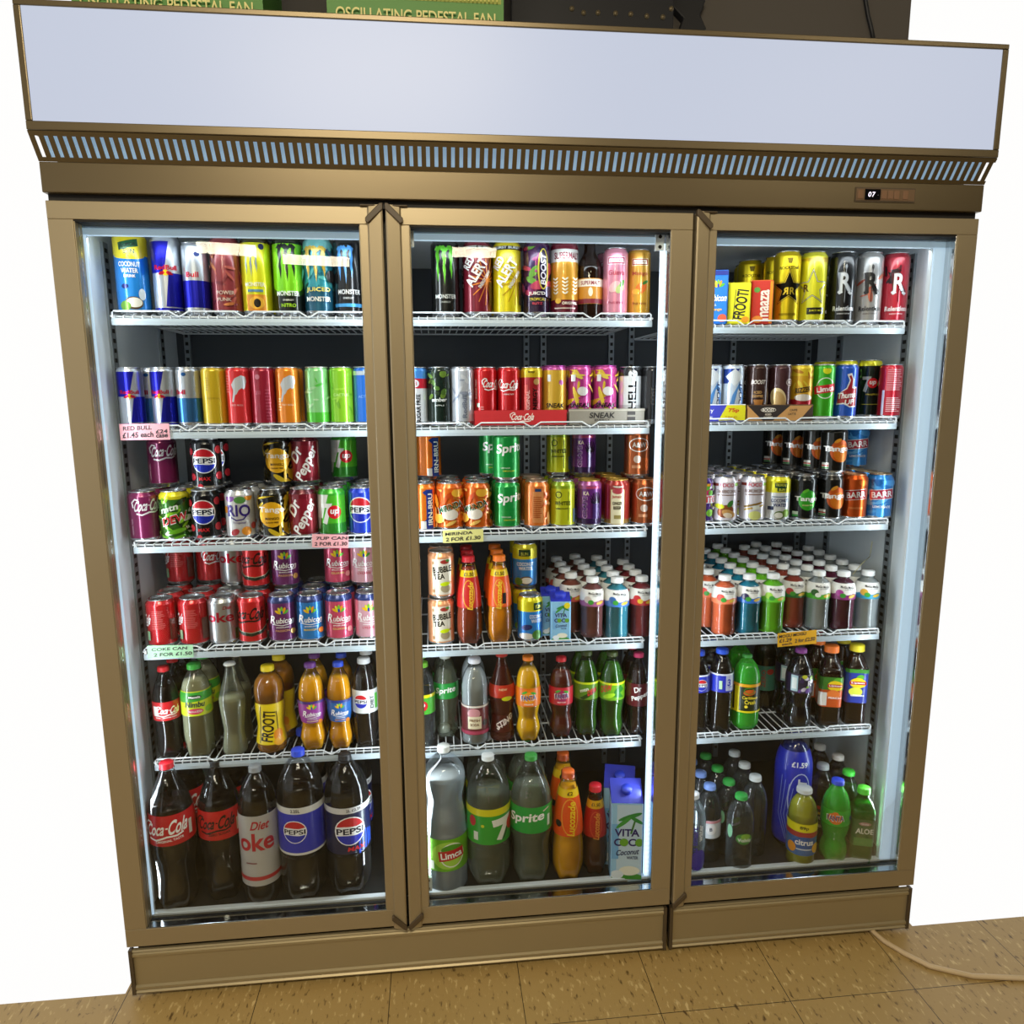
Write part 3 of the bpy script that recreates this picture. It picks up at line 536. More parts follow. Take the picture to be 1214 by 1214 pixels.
# ------------------------------------------------------------------ tins, 330 ml
C = .0322; HC = .1150
can('cherry_cola', C, HC, '#7c2252', art=cola(1.1, 8.4, 6.4, '#f4eef2', h=2.6, rot=4)+[T('ORIGINAL TASTE', -2.6, 3.6, 3.6, .35, '#d8a8c0', rot=90)], look='plum can with white script')
can('dew', C, HC, '#356e1e', bands=[(9.6, 11.5, '#e0d61c')], art=zig(['#1c3c12', '#8acc2a', '#24501a', '#6ab024', '#e8f0d8'], -4.5, 4.5, 1, 9.6, 30, 8, .8, 2.0, .2)+[T('mtn', -.6, 7.6, 3.4, 1.2, '#f0f4e8', rot=18, bold=.05, shear=.3), T('DEW', .3, 5.3, 5.2, 2.0, '#f4f4ee', rot=18, bold=.10, shear=.3), T('DEW', .3, 5.3, 4.9, 1.7, '#c8242c', rot=18, bold=.03, shear=.3)], look='green jagged-print can with red lettering')
can('pepsi_max', C, HC, '#0f1014', lidc='#c4c8cc', art=globe(-.2, 6.6, 2.8)+spots([(-3.4, 8.6, .8), (-3.0, 3.0, .8), (3.2, 9, .9), (3.1, 3.2, .9), (-1.2, .9, .6)], '#c42434')+[T('MAX', -.2, 2.6, 2.4, .8, '#d8242e', bold=.05)], look='black can with red, white and blue roundel')
can('rio', C, HC, '#cfcfd0', art=[E(-1.9, 9.6, 1.1, .8, '#8c5aa8'), E(.4, 9.2, 1.3, .8, '#5e9a4a'), E(2.4, 9.8, 1.0, .8, '#e8962c'), E(-3.2, 7, .8, .8, '#e8962c'), T('RIO', 0, 6.8, 5.2, 2.7, '#3c2a7c', bold=.05), LN([(-1.8, 5.3), (-.6, 4.6), (.9, 4.8), (1.6, 5.6)], .3, '#3c2a7c'), T('Tropical', 0, 4.0, 2.8, .6, '#6a5a8a'), E(-1.0, 1.9, 1.0, .7, '#b43a44', rot=30), E(1.5, 2.1, 1.1, 1.0, '#ee9a30'), E(3.3, 3.2, .8, .8, '#b43a44')], look='silver can with fruit and purple lettering')
can('tango_mango', C, HC, '#1e1c12', art=zig(['#e0c02a', '#2a2412', '#c8a01e', '#3e3a1c'], -4.8, 4.8, 1, 10.4, 34, 21, .8, 2.2, .16)+[E(0, 5.8, 2.5, 2.9, '#f0b41e'), T('Tango', 0, 6.8, 5.0, 1.6, '#fff6e8', bold=.06), T('MANGO', 0, 4.9, 2.6, .6, '#3a2408', bold=.03), T('SUGAR FREE', 0, 4.0, 2.4, .35, '#3a2408')], look='black and yellow streaked can')
can('pepper', C, HC, '#7c1626', bands=[(10.2, 11.5, '#5a1020')], art=[E(0, 5.4, 4.4, 3.9, '#8e1a2c')]+drp(.3, 5.2, 8.6), look='dark red can with slanted white lettering')
can('sevenup', C, HC, '#54c02c', bands=[(0, 3.4, '#2f8f2a'), (9.8, 11.5, '#3fae32')], art=[P([(-5, 10), (-1.5, 10), (-3.2, 2), (-5, 2)], '#c4c8c2'), P([(-3.4, 10), (-.6, 10), (-2.2, 4.6), (-4.2, 4.6)], '#e4e8e0')]+up7(.3, 6.0, 1.9), look='green can with red spot')
can('pepsi_blue', C, HC, '#1f3fc4', art=globe(-.5, 6.4, 3.0), look='royal blue can with roundel')
can('irnbru', .0310, HC, '#ea7a1c', art=[R(1.8, 5.6, 1.8, 9.6, '#203a8c'), P([(.9, 10.4), (0, 9.4), (.9, 8.6)], '#203a8c'), P([(.9, 3.2), (0, 2.2), (.9, 1.4)], '#203a8c'), T('IRN-BRU', 1.9, 5.4, 7.4, 1.2, '#f2f2ee', rot=90, bold=.06), R(.2, 1.8, 1.2, 1.8, '#f0efe8')], look='orange can with blue vertical stripe')
can('mirinda', .0310, HC, '#e06a1c', art=zig(['#f0a030', '#c44a18', '#f2c060', '#d8541a'], -4.6, 4.6, 1, 10.5, 34, 15, .8, 1.8, .22)+[E(1.6, 9.2, 1.2, 1.0, '#f6b83a'), E(-2.4, 3.2, 1.3, 1.1, '#f8c64a'), E(.1, 4.2, 1.6, 1.3, '#f2e8da'), T('MIRINDA', .2, 6.0, 5.4, 1.6, '#f4f2ea', rot=22, bold=.13, shear=.1), T('MIRINDA', .2, 6.0, 5.2, 1.4, '#14542c', rot=22, bold=.04, shear=.1)], look='orange swirl can with dark green lettering')
can('sprite_can', C, HC, '#179a42', art=sprit(1.3, 7.6, 7.6)+[T('+ ZERO SUGAR', -.4, 3.2, 2.4, .3, '#e8f4e8'), T('LEMON-LIME', .5, 2.5, 2.8, .3, '#e0e44a')], look='green can with large white lettering')
can('orange_plain', .0310, HC, '#e07a30', lidc='#c8b4a0', art=[R(.2, 5.4, 2.6, 7.4, '#e89a5c'), R(.2, 9.4, 1.5, .7, '#2a4a7c')]+fineprint(.2, 5.4, 2.2, 5.2, '#b8501c', 11)+zig(['#f0a868', '#c85a20'], 1.8, 4, 2, 9, 8, 4), look='orange can turned to its small print')
can('whites', .0300, HC, '#c6cc20', bands=[(9.6, 11.5, '#8ea81e')], art=[RG(-1.2, 8.2, .8, .8, .2, '#3a4410'), T("WHITE'S", -.2, 6.2, 4.0, 1.0, '#34400e', bold=.04), T('LEMONADE', -.2, 4.9, 3.2, .4, '#34400e'), LN([(1.2, 9), (1.2, 2)], .12, '#34400e'), R(3.4, 3.2, 1.6, 3.2, '#7c96b0')], look='lime yellow can with dark thin print')
can('grape_can', .0300, HC, '#6a2c7c', lidc='#c0a048', bands=[(9.4, 11.5, '#a0508c'), (0, 2.4, '#32184a')], art=[T('KA', -.9, 8.4, 1.4, .9, '#f0e0c0'), T('GRAPE', -1.2, 5.0, 5.2, 1.2, '#e0a8e0', rot=90, bold=.05), T('GRAPE', -1.2, 5.0, 5.0, 1.0, '#3a1450', rot=90, bold=.03)]+[LN([(1.6, 5.2), (1.6+1.5*math.cos(a), 7.2+1.5*math.sin(a))], .22, '#1a1024') for a in [x*.5-.4 for x in range(9)]]+[R(1.6, 4.2, 2.0, 3.6, '#3c1c5a'), R(.6, 10.0, 3, .8, '#c84a6a')], look='purple can with black palm print')
can('gingerbeer', .0308, HC, '#9c2c26', lidc='#d0a850', bands=[(0, 2.0, '#8a6a24')], art=[E(0, 10.2, 1.4, .6, '#d8d0c0'), R(-.1, 5.0, 3.4, 8.4, '#b89848'), R(-.1, 5.0, 3.1, 8.1, '#e4dcb8'), E(-.1, 8.8, 1.3, .7, '#b0404a'), T('Jamaica', -.1, 7.4, 2.8, .9, '#b02c34', bold=.03), T('GINGER', -.1, 5.9, 2.4, .8, '#2c1c10', bold=.05), T('BEER', -.1, 4.8, 1.9, .8, '#2c1c10', bold=.05), R(-.1, 2.6, 1.6, .9, '#9a8a50')], look='red can with cream ginger label')
can('rootbeer', .0308, HC, '#a85a34', lidc='#c88a5c', art=[E(.2, 8.0, 2.6, 1.7, '#e8ddd4'), E(.2, 8.0, 2.35, 1.45, '#a4562e'), T('A&W', .2, 8.0, 3.6, 1.5, '#3a2014', bold=.09), T('A&W', .2, 8.0, 3.4, 1.2, '#e8e0d8', bold=.03), E(-.2, 4.6, .9, .9, '#e0c8b8'), R(0, 2.8, 3.0, .7, '#d89870'), R(1.6, 3.4, 2, 3, '#c8602c')], fin='foil', look='copper brown can with oval badge')
can('vimto', .0308, HC, '#4a2a7c', art=zig(['#7c3ca0', '#e8a030', '#c8346a', '#6ab43c', '#e8e0f0'], -4, 4, 6.8, 10.4, 20, 6, .4, .9, .6)+[R(0, 6.2, 10, 1.9, '#e8e4ee'), T('VIMTO', 1.0, 6.2, 5.6, 1.6, '#c8202c', bold=.05), E(1.9, 2.9, 1.0, .9, '#7ab83a')]+spots([(.4, 4.2, .35), (3.0, 4.0, .35), (2.8, 1.2, .3), (.6, 1.4, .3)], '#c8bce0'), look='purple fruit can at the shelf’s left end'.replace('’', "'"))
def foco(name, extra): return [R(-3.0, 9.6, 1.8, .7, '#8a3a34'), R(3.0, 9.6, 1.8, .7, '#8ab84a'), T('FOCO', 0, 9.5, 3.4, .9, '#c42c44', bold=.06), T(name, 0, 8.0, 5.0, .8, '#7c5a4c', bold=.02), R(0, 7.1, 4.6, .22, '#8a6a5c')]+extra
can('tamarind', .0305, HC, '#dcd6e0', art=foco('TAMARIND DRINK', [E(-.2, 3.2, 2.0, 1.5, '#8a4a28', rot=20), E(.6, 2.6, 1.7, .9, '#c89858', rot=-20), E(.4, 2.2, 1.1, .6, '#e8d8c0', rot=-10), E(.9, 5.0, 1.0, .6, '#3f7a34', rot=50), E(-1.7, 4.4, 1.2, .6, '#d8e02a', rot=-8)]), look='white tamarind drink can')
can('sugarcane', .0305, HC, '#d8d4de', art=foco('SUGARCANE DRINK', [R(-.3, 4.6, 4.6, .45, '#8a6a2c', rot=14), R(-.1, 3.9, 4.8, .4, '#b8963c', rot=14), E(.2, 2.0, 1.5, 1.1, '#dce08a'), R(.4, 3.9, 1.6, 1.0, '#e8ece0', rot=10)]), look='white sugarcane drink can')
can('coconut_yellow', .0308, HC, '#d8dadc', bands=[(7.4, 11.5, '#dcd41c')], art=[R(.3, 9.2, 3.0, 1.2, '#1c4a2a'), R(.5, 8.2, 2.2, .9, '#1c4a2a'), T('TROPICAL', .3, 9.3, 2.6, .6, '#e8e04a'), T('SUN', .5, 8.2, 1.6, .6, '#e8e04a', bold=.04), R(.2, 6.4, 4, .2, '#5a6a80'), T('COCONUT', .2, 5.5, 4.2, .85, '#1c2c68', bold=.06), T('WATER', .3, 4.4, 3.4, .85, '#1c2c68', bold=.06), R(-2.0, 3.6, 1.5, .9, '#26304c'), E(.2, 2.0, 1.3, .95, '#5a7a3a'), E(0, 1.9, 1.0, .7, '#f0f0e8'), E(1.8, 2.4, 1.0, 1.0, '#7a9a3c')], look='white and yellow coconut water can')
can('tango_apple', .0308, HC, '#17191a', art=tangoart(.6, 5.4, 2.4, '#3aa82c', '#6ac83a')+[R(-2.4, 2.0, 1.6, 1.2, '#cfe0cc'), R(-2.4, 1.6, 1.6, .5, '#2f9a3a')], look='black can with green disc')
can('tango_orange', .0308, HC, '#14130f', art=tangoart(1.0, 5.8, 2.6, '#c8581a', '#e0982c')+[E(1.4, 5.2, 2.0, 2.1, '#d8761e'), T('Tango', .1, 6.2, 6.4, 1.6, '#ffffff', bold=.04), R(-2.4, 2.2, 1.8, 1.5, '#dfe4dc'), R(-2.4, 1.7, 1.8, .4, '#3a8a3a'), R(-2.4, 2.2, 1.8, .3, '#c8342c')], look='black can with orange disc')
can('barr_orange', .0305, HC, '#c8541e', lidc='#c88a60', art=[R(-.1, 6.5, 5.6, 2.5, '#e8e0dc', rot=6), R(-.1, 6.5, 5.3, 2.2, '#b02c28', rot=6), T('BARR', -.1, 6.5, 4.6, 1.5, '#f4f0ee', rot=6, bold=.08), T('ORANGEADE', 0, 3.2, 3.2, .5, '#e8a060'), E(1.6, 9.6, 1.4, .9, '#e0702c')], fin='foil', look='copper orange can with red banner')
can('barr_blue', .0308, HC, '#2b86d8', lidc='#c8b090', art=zig(['#4aa4ec', '#1c66b0', '#6ab8f4'], -4.6, 4.6, 1, 10.4, 16, 4, 1, 2.2, .25)+[R(-.1, 6.5, 5.6, 2.5, '#ece8ea', rot=6), R(-.1, 6.5, 5.3, 2.2, '#b42c44', rot=6), T('BARR', -.1, 6.5, 4.6, 1.5, '#f4f2f4', rot=6, bold=.08), T('LEMONADE', 0, 3.4, 3.8, .6, '#eef2f6', bold=.04)], look='bright blue can with red banner')
def colaback(): return fineprint(-.2, 6.9, 2.8, 4.4, '#e07070', 12)+[R(-.1, 1.7, 1.7, 1.7, '#e8c8c8'), R(2.8, 4.4, 1.6, 5, '#6c4a44'), R(-2.6, 3.2, .8, 2.2, '#8ab08a')]
can('cola_red', C, HC, '#c01a24', art=cola(-4.8, 7.0, 6, '#ffffff', h=2.4)+colaback()[:-3]+[R(2.8, 4.4, 1.6, 5, '#6c4a44'), R(-2.6, 3.2, .8, 2.2, '#8ab08a')], look='red cola can turned to its small print')
can('diet', C, HC, '#b8babd', art=[T('oke', -.4, 7.0, 6.6, 2.4, '#bb2038', bold=.10), T('Diet', 1.4, 9.2, 2.0, .8, '#bb2038', shear=.3), R(3.6, 2.6, 1.0, 2.6, '#6aa04a')], fin='foil', look='silver can with large crimson lettering')
can('cola_zero', C, HC, '#cc1c24', art=cola(-.6, 7.6, 8.4, '#1c0c10', h=2.8)+[LN([(-4, 4.0), (-2.4, 3.0), (0, 2.6), (2.4, 3.0), (4, 4.0)], .8, '#1f2c20'), LN([(-4, 4.4), (-2.4, 3.4), (0, 3.0), (2.4, 3.4), (4, 4.4)], .12, '#b8c8a8')], look='red can with black script and dark ribbon')
def rub(col): return [R(0, 10.4, 11, .8, '#28386e')]+spots([(-2, 10.4, .25), (-.4, 10.5, .25), (1.3, 10.4, .25)], '#e0b02c')+rubi(.2, 5.8, 5.6, *col)
can('rub_purple', C, HC, '#6c2868', bands=[(9.8, 11.5, '#2c3c78')], art=rub(('PASSION', '#d0a050', '#e0a878')), look='purple can with coloured petals')
can('rub_blue', C, HC, '#1f7cc8', bands=[(9.8, 11.5, '#2c3c78')], art=rub(('MANGO', '#f08a2c', '#f0d03a')), look='sky blue can with coloured petals')
can('rub_pink', C, HC, '#d24c6e', bands=[(9.8, 11.5, '#2c3c78')], art=rub(('GUAVA', '#f0a0a0', '#f0d080')), look='rose pink can with coloured petals')
can('rub_pale', C, HC, '#dca8b8', bands=[(9.8, 11.5, '#2c3c78')], art=rub(('LYCHEE', '#f2e0e0', '#c84a5a')), look='pale pink can with coloured petals')
can('bubble_tea', .0315, .1150, '#e8a070', lidc='#c8b8a8', art=[R(.2, 5.6, 4.8, 8.6, '#ece6d4'), E(.9, 9.2, 1.1, .5, '#b03a34'), E(1.6, 9.5, .5, .3, '#4a9a3c'), T('BUBBLE', .3, 7.4, 4.6, 1.5, '#222420', rot=6, bold=.09), T('TEA', -.5, 5.7, 2.6, 1.3, '#222420', rot=6, bold=.09), E(1.0, 2.8, 1.2, 1.0, '#b0a080'), E(.9, 3.9, 1.2, .5, '#d8f01c', rot=6)]+spots([(-2.0, 9, .35), (-1.9, 2.2, .4), (2.2, 4.2, .3)], '#c89a6a'), look='peach bubble tea can')
can('coconut_tall', .0315, .1150, '#2f80c8', bands=[(7.6, 11.5, '#d8cc1c')], art=[R(-.2, 9.2, 3.0, 1.6, '#1c4a2a'), T('SUN', -.2, 9.0, 1.8, .8, '#d8d04a', bold=.04), T('COCONUT', 0, 6.4, 4.4, .9, '#f0f2f4', bold=.05), T('WATER', .1, 5.3, 3.6, .9, '#f0f2f4', bold=.05), E(.2, 2.2, 1.7, 1.1, '#6a5438'), E(.3, 2.2, 1.4, .8, '#efe9dc'), E(-1.8, 2.0, 1.1, 1.0, '#5c8a34')], look='blue and yellow coconut water can')
can('coconut_low', .0315, .1150, '#1f84dc', bands=[(7.8, 11.5, '#e0d81c')], art=[R(2.0, 9.2, 2.6, 2.0, '#1c4a2a'), T('SUN', 2.0, 9.0, 1.8, .8, '#d8d04a', bold=.04), T('COCONUT', 1.4, 6.6, 3.4, .9, '#f4f6f8', bold=.05), T('WATER', 1.6, 5.5, 3.0, .9, '#f4f6f8', bold=.05), E(-1.0, 3.9, 1.4, .7, '#1c2c74', rot=10), E(-1.2, 1.7, 2.0, .8, '#e8e8e4'), E(1.6, 2.0, 1.3, 1.2, '#4f8a3c')], look='short blue and yellow coconut can')

# ------------------------------------------------------------------ cartons
carton('still_blue', .058, .040, .118, '#1f78d8', petals(.6, 8.4, 1.5)+[R(0, 11.2, 5.8, .9, '#22308a'), T('Rubicon', .4, 5.7, 4.4, 1.5, '#ffffff', shear=.2, bold=.03), T('STILL', -.4, 4.2, 1.4, .5, '#ffffff'), T('mango', .3, 3.0, 2.6, .6, '#f0c04a'), E(1.7, 1.2, 1.0, .9, '#e05a3a')], top='#24308a', look='blue juice carton with coloured petals')
carton('frooti_box', .050, .036, .090, '#e8e01c', [T('FROOTI', .3, 4.3, 6.6, 2.6, '#1c1a14', rot=82, bold=.09), LN([(-1.4, .6), (-.9, 7.6)], .14, '#1c1a14'), E(1.4, .9, .9, .7, '#e89a1c')], look='small yellow carton with black vertical lettering')
carton('maaza_box', .048, .036, .096, '#c82c1c', [R(2.0, 4.8, .8, 9.4, '#e8901c'), E(-1.3, 7.6, .7, .6, '#5a9a3c'), T('maaza', .5, 4.2, 6.8, 2.0, '#f0e2d4', rot=90, bold=.07), E(-1.0, 1.0, 1.2, .8, '#e88a2a')], top='#e06a1c', look='small red and orange carton')
def vita(s): return [R(-2.5*s, 9.5*s, 1.6*s, 8*s, '#78b4e8'), E(.6*s, 15.2*s, 2.6*s, .5*s, '#2f8a3a', rot=20), E(-.6*s, 14.0*s, 2.2*s, .45*s, '#3f9a3c', rot=40), E(2.0*s, 14.4*s, 1.6*s, .4*s, '#2f8a3a', rot=-30), R(1.2*s, 12.8*s, .4*s, 3*s, '#3f7a34', rot=-15),
    T('VITA', 0, 11.6*s, 5.2*s, 1.7*s, '#2a1c6a', bold=.07), T('C  C', -.4*s, 9.4*s, 4.6*s, 1.7*s, '#2a1c6a', bold=.07), E(-.6*s, 9.4*s, .9*s, .9*s, '#6aa82c'), E(2.6*s, 9.4*s, .9*s, .9*s, '#6aa82c'), T('Coconut', .2*s, 7.2*s, 4.8*s, 1.3*s, '#2a3a6a', rot=6, shear=.3), T('WATER', 1.2*s, 5.9*s, 2.4*s, .7*s, '#2a3a6a'),
    E(0, .9*s, 4.0*s, 1.5*s, '#3f9a34', a0=0, a1=180), E(.6*s, 2.9*s, 2.2*s, 1.1*s, '#efeede'), E(-2.0*s, 2.0*s, 1.4*s, 1.0*s, '#e8f2fa')]
carton('vita_small', .049, .045, .118, '#8cc6ee', vita(.58)+[E(1.5, 9.2, .75, .75, '#e8d81c')], top='#2a34b4', cap='#2a3cc8', look='small blue coconut water carton with blue cap')
carton('vita_big', .078, .066, .250, '#9ccdf0', [R(.6, 10.6, 6.2, 21, '#c4dcee')]+vita(1.18), top='#2a34a8', cap='#2438b0', look='tall pale blue coconut water carton with palm print')

# ------------------------------------------------------------------ bottles
COLA = '#140a06'
GREENS = clear('green_plastic', (.22, .75, .22), 1.0, alpha=.12, body=(.05, .35, .05), edge=.3)
LIMES = clear('bright_green_plastic', (.25, .9, .25), 1.0, alpha=.35, body=(.08, .62, .06), edge=.3)
WATERL = clear('water', (.93, .96, .97), .3, alpha=.04, body=(.6, .66, .68), edge=.16)
FIZZ = clear('clear_fizz', (.88, .92, .85), .3, alpha=.24, body=(.55, .62, .48), edge=.2)
CLOUD = clear('cloudy_white', (.7, .75, .76), .3, alpha=.50, body=(.74, .80, .82), edge=.2)
CLOUDY = clear('cloudy_yellow', (.6, .6, .4), .3, alpha=.55, body=(.62, .62, .40), edge=.2)
PALEY = clear('pale_lemonade', (.75, .8, .55), .3, alpha=.3, body=(.52, .56, .35), edge=.2)
GLS = clear('clear_glass', (.93, .95, .94), 1.5, alpha=.02, body=(.7, .75, .73), edge=.15)
AMBER = clear('brown_glass', (.15, .06, .02), 1.2, alpha=.4, body=(.03, .012, .006), edge=.3)
REDG = clear('red_glass', (.4, .1, .07), 1.2, alpha=.35, body=(.14, .03, .02), edge=.2)
DSK = clear('dark_plastic', (.5, .5, .5), 1.0, alpha=.2, body=(.02, .02, .02), edge=.2)
bottle('malt_bottle', 'stout', .0295, .200, '#1c0e08', '#8a3040', [(3.0, 8.6, '#c88a2c')], [R(0, 7.6, 9, 1.6, '#ece8dc'), T('SUPERMALT', 0, 7.6, 4.6, .9, '#8a2036', bold=.05), R(0, 3.6, 9, 1.0, '#7c1e30'), E(0, 5.6, .5, 1.0, '#f0e6c8')], fill=.70, skin=AMBER, look='brown glass malt bottle with amber label', noun='malt_bottle')
bottle('luco_red', 'energy', .0315, .214, '#a84a2c', '#c81c2c', [(9.2, 16.6, '#c82824'), (16.6, 18.2, '#e8c81c')], [T('£1.50', 0, 17.3, 2.4, .9, '#1c140c', bold=.06), RG(-.1, 12.6, 1.5, 3.4, .25, '#e8a030'), T('Lucozade', .3, 12.2, 6.6, 1.3, '#f2c23a', rot=88, bold=.05, shear=.2)], fill=.88, petal=1, look='red-capped energy drink bottle with red sleeve')
bottle('luco_orange', 'energy', .0315, .214, '#f4a41e', '#f07a1c', [(9.2, 16.6, '#ea5a18'), (16.6, 18.2, '#f0cc1c')], [T('£1.50', 0, 17.3, 2.4, .9, '#1c140c', bold=.06), RG(-.1, 12.6, 1.5, 3.4, .25, '#f0a838'), T('Lucozade', -.2, 12.2, 6.6, 1.3, '#f6d23a', rot=88, bold=.05, shear=.2), R(1.1, 11.4, .9, 2.6, '#1c1c20')], fill=.88, petal=1, look='orange-capped energy drink bottle with orange sleeve')
def mogu(key, liq, lc, fruit, look, f2='#3f9a3a', capc='#e8eaea'):
    bottle(key, 'jelly', .0300, .150, liq, capc, [(8.2, 9.4, lc), (9.4, 12.3, '#ecebe6')], [P([(-4, 9.1), (-2, 9.9), (0, 9.2), (2, 9.8), (4, 9.2), (4, 8.3), (-4, 8.3)], lc), T('MoGu MoGu', .5, 11.4, 3.4, .6, '#202430', bold=.05, rot=-4), T('JUICE DRINK', .9, 10.8, 2.2, .3, '#4a5060'), E(-1.4, 9.9, .95, .85, fruit), E(-.6, 9.3, .7, .6, f2), E(1.7, 9.1, 1.0, .4, '#d8b43a', rot=10)],
           fill=.90, look=look, noun='jelly_drink_bottle')
mogu('mogu_peach', '#e8784c', '#f0825a', '#e8483c', 'orange jelly drink bottle')
mogu('mogu_blue', '#1f8fae', '#2a6ed0', '#2c2350', 'blue jelly drink bottle')
mogu('mogu_green', '#7cd42c', '#6ccc34', '#a8dc50', 'lime green jelly drink bottle')
mogu('mogu_melon', '#a84c3c', '#2a6a38', '#b82c34', 'brick red jelly drink bottle')
mogu('mogu_coco', CLOUD, '#4fae34', '#2c5c24', 'clear jelly drink bottle with green label edge', '#eef0e8')
mogu('mogu_grape', '#5c1c38', '#8c2c78', '#b03a9a', 'dark grape jelly drink bottle')
mogu('mogu_pina', CLOUD, '#2f9ac0', '#d8a83a', 'clear jelly drink bottle with teal label edge')
mogu('mogu_pink', '#84504e', '#a85a8c', '#d8c8c0', 'mauve jelly drink bottle')
mogu('mogu_red', '#8c3038', '#c83434', '#c82c30', 'crimson jelly drink bottle', '#e8c03a')
mogu('mogu_rose', '#8a4c40', '#d8584c', '#d85a4a', 'dusky rose jelly drink bottle')
mogu('mogu_teal', '#3f94a8', '#3f78c8', '#3a6ab0', 'turquoise jelly drink bottle')
bottle('cola5', 'contour', .0300, .222, COLA, '#c81c28', [(9.8, 14.4, '#c41c26')], cola(.9, 12.3, 5.6, '#ffffff', h=1.8)+[R(-2.1, 12.2, 1.3, 2.4, '#e8e4e0'), R(-1.6, 10.6, 1.2, .4, '#e8b0b0'), T('ORIGINAL TASTE', 1, 10.6, 3, .3, '#ffffff')], fill=.80, petal=1, look='small cola bottle with red cap and red wrap')
bottle('nimbu', 'tall', .0345, .225, CLOUDY, '#2f9a34', [(10.6, 16.6, '#c8d82a')], [P([(-6, 16.4), (6, 16.4), (6, 14.6), (-6, 13.8)], '#3a9a34'), E(0, 15.3, 1.6, .5, '#1c4a28'), T('Masala', 0, 15.3, 2.6, .5, '#ffffff'), T('Nimbu', 0, 13.5, 4.4, 1.4, '#1c3c3c', bold=.03, shear=.2), E(0, 11.8, 1.8, .7, '#c83a5a'), T('MASALA SODA', 0, 11.8, 3, .5, '#f0e0e0'), E(3.2, 12.0, 1.0, .8, '#8ac82c')], fill=.84, petal=1, look='cloudy lemon soda bottle with green cap and lime wrap')
bottle('glass_clear', 'glass', .0305, .226, CLOUDY, '#d8dad8', [], [], fill=.62, skin=GLS, look='clear glass soda bottle without a wrap')
DES['glass_clear']['lab'] = None
bottle('frooti', 'mango', .0355, .212, '#b87a1c', '#e8d01c', [(2.4, 12.6, '#e8cc1c')], [T('FROOTI', -.4, 7.0, 7.6, 2.9, '#1c160e', rot=82, bold=.10), LN([(-2.6, 2.8), (-2.0, 12.0)], .2, '#1c160e'), LN([(2.0, 3.4), (1.7, 10.6)], .16, '#1c160e'), E(2.0, 4.6, 1.2, 1.4, '#e8901c'), E(2.2, 3.0, 1.4, 1.0, '#f0b02a')], fill=.90, look='mango drink bottle with yellow cap and black lettering')
bottle('rub5_purple', 'waist', .0318, .215, '#ffc018', '#6c3a8c', [(7.2, 12.8, '#9a3aa0')], rubi(.1, 9.7, 4.4, 'PASSION', '#f08a2c', '#f0e0a0')+[R(0, 12.6, 10, .6, '#4a2a7c')], fill=.84, petal=1, look='yellow fizzy drink bottle with purple cap and wrap')
bottle('rub5_blue', 'waist', .0300, .215, '#f2b018', '#2a4cc8', [(7.2, 12.8, '#2468b8')], rubi(.1, 9.7, 4.2, 'MANGO', '#f08a2c', '#f0a040')+[R(0, 12.6, 10, .6, '#2a3c8c')], fill=.84, petal=1, look='yellow fizzy drink bottle with blue cap and wrap')
bottle('diet_pepsi', 'tall', .0305, .222, '#1a100c', '#c4c8cc', [(9.2, 15.0, '#d8dcdc')], globe(-1.0, 12.2, 1.8)+[T('DIET', 1.7, 12.0, 3.2, .9, '#1c2438', rot=90), R(3.0, 12, .9, 3.8, '#5ab84a')], fill=.86, petal=1, look='dark cola bottle with silver cap and silver wrap')
bottle('sevenup5', 'tall', .0305, .212, WATERL, '#7cc83c', [(8.8, 13.8, '#4fb83a')], [R(0, 13.4, 10, .8, '#e8dc1c')]+[E(-.2, 11.0, 1.5, 1.4, '#d82430'), T('up', -.2, 11.0, 1.7, 1.2, '#ffffff', bold=.04)], fill=.84, petal=1, look='clear soda bottle with light green cap')
bottle('sprite5', 'contour', .0320, .214, FIZZ, '#d4dcd4', [(10.6, 14.6, '#1f9a40')], sprit(0, 12.7, 5.4), fill=.82, petal=1, look='clear soda bottle with green wrap and white lettering')
bottle('palm_soda', 'tall', .0330, .216, CLOUD, '#e4e8f2', [(2.8, 10.4, '#6c2a30')], [R(0, 10.1, 11, .5, '#d8d0c4'), E(-.4, 8.4, 1.6, 1.3, '#c88a90'), R(-.2, 6.0, 3.4, 3.2, '#e0d4b4'), T('FRESH', -.2, 6.6, 2.6, .7, '#6a3a1c', bold=.05), T('SODA', -.2, 5.5, 2.2, .7, '#6a3a1c', bold=.05), E(2.6, 5.8, .8, .8, '#2c2420'), R(0, 3.4, 11, .9, '#a83c58')], fill=.88, look='milky white soda bottle with white cap and maroon wrap')
bottle('sting', 'glass', .0325, .222, '#3c0e0a', '#c8342c', [(11.6, 14.8, '#c03018')], [T('NEW', .2, 13.8, 2, .5, '#f0d0a0'), E(1.2, 11.4, 1.4, .6, '#d8e01c'), T('STING', .6, 5.2, 5.0, 1.6, '#e8dcd8', rot=35, bold=.03, shear=.3), LN([(-1.5, 3.4), (.5, 4.6), (2.8, 6.8)], .18, '#e8dcd8')], fill=.86, skin=REDG, look='dark red bottle with red neck label')
DES['sting']['lab'] = [(2.5, 6.9, '#4a120c'), (11.6, 14.8, '#c03018')]
bottle('fanta5', 'waist', .0312, .216, '#ffcc14', '#f0801c', [(9.4, 14.2, '#ee7a14')], fant(0, 11.8, 3.8, '#f8a01c', 'ORANGE'), fill=.86, petal=1, look='orange soda bottle with orange cap and wrap')
bottle('fanta_red5', 'waist', .0300, .206, '#6c2c22', '#c8202c', [(9.0, 13.6, '#c81c34')], fant(0, 11.4, 3.6, '#a81c5c', 'FRUIT TWIST'), fill=.84, petal=1, look='brown-red soda bottle with red cap and red wrap')
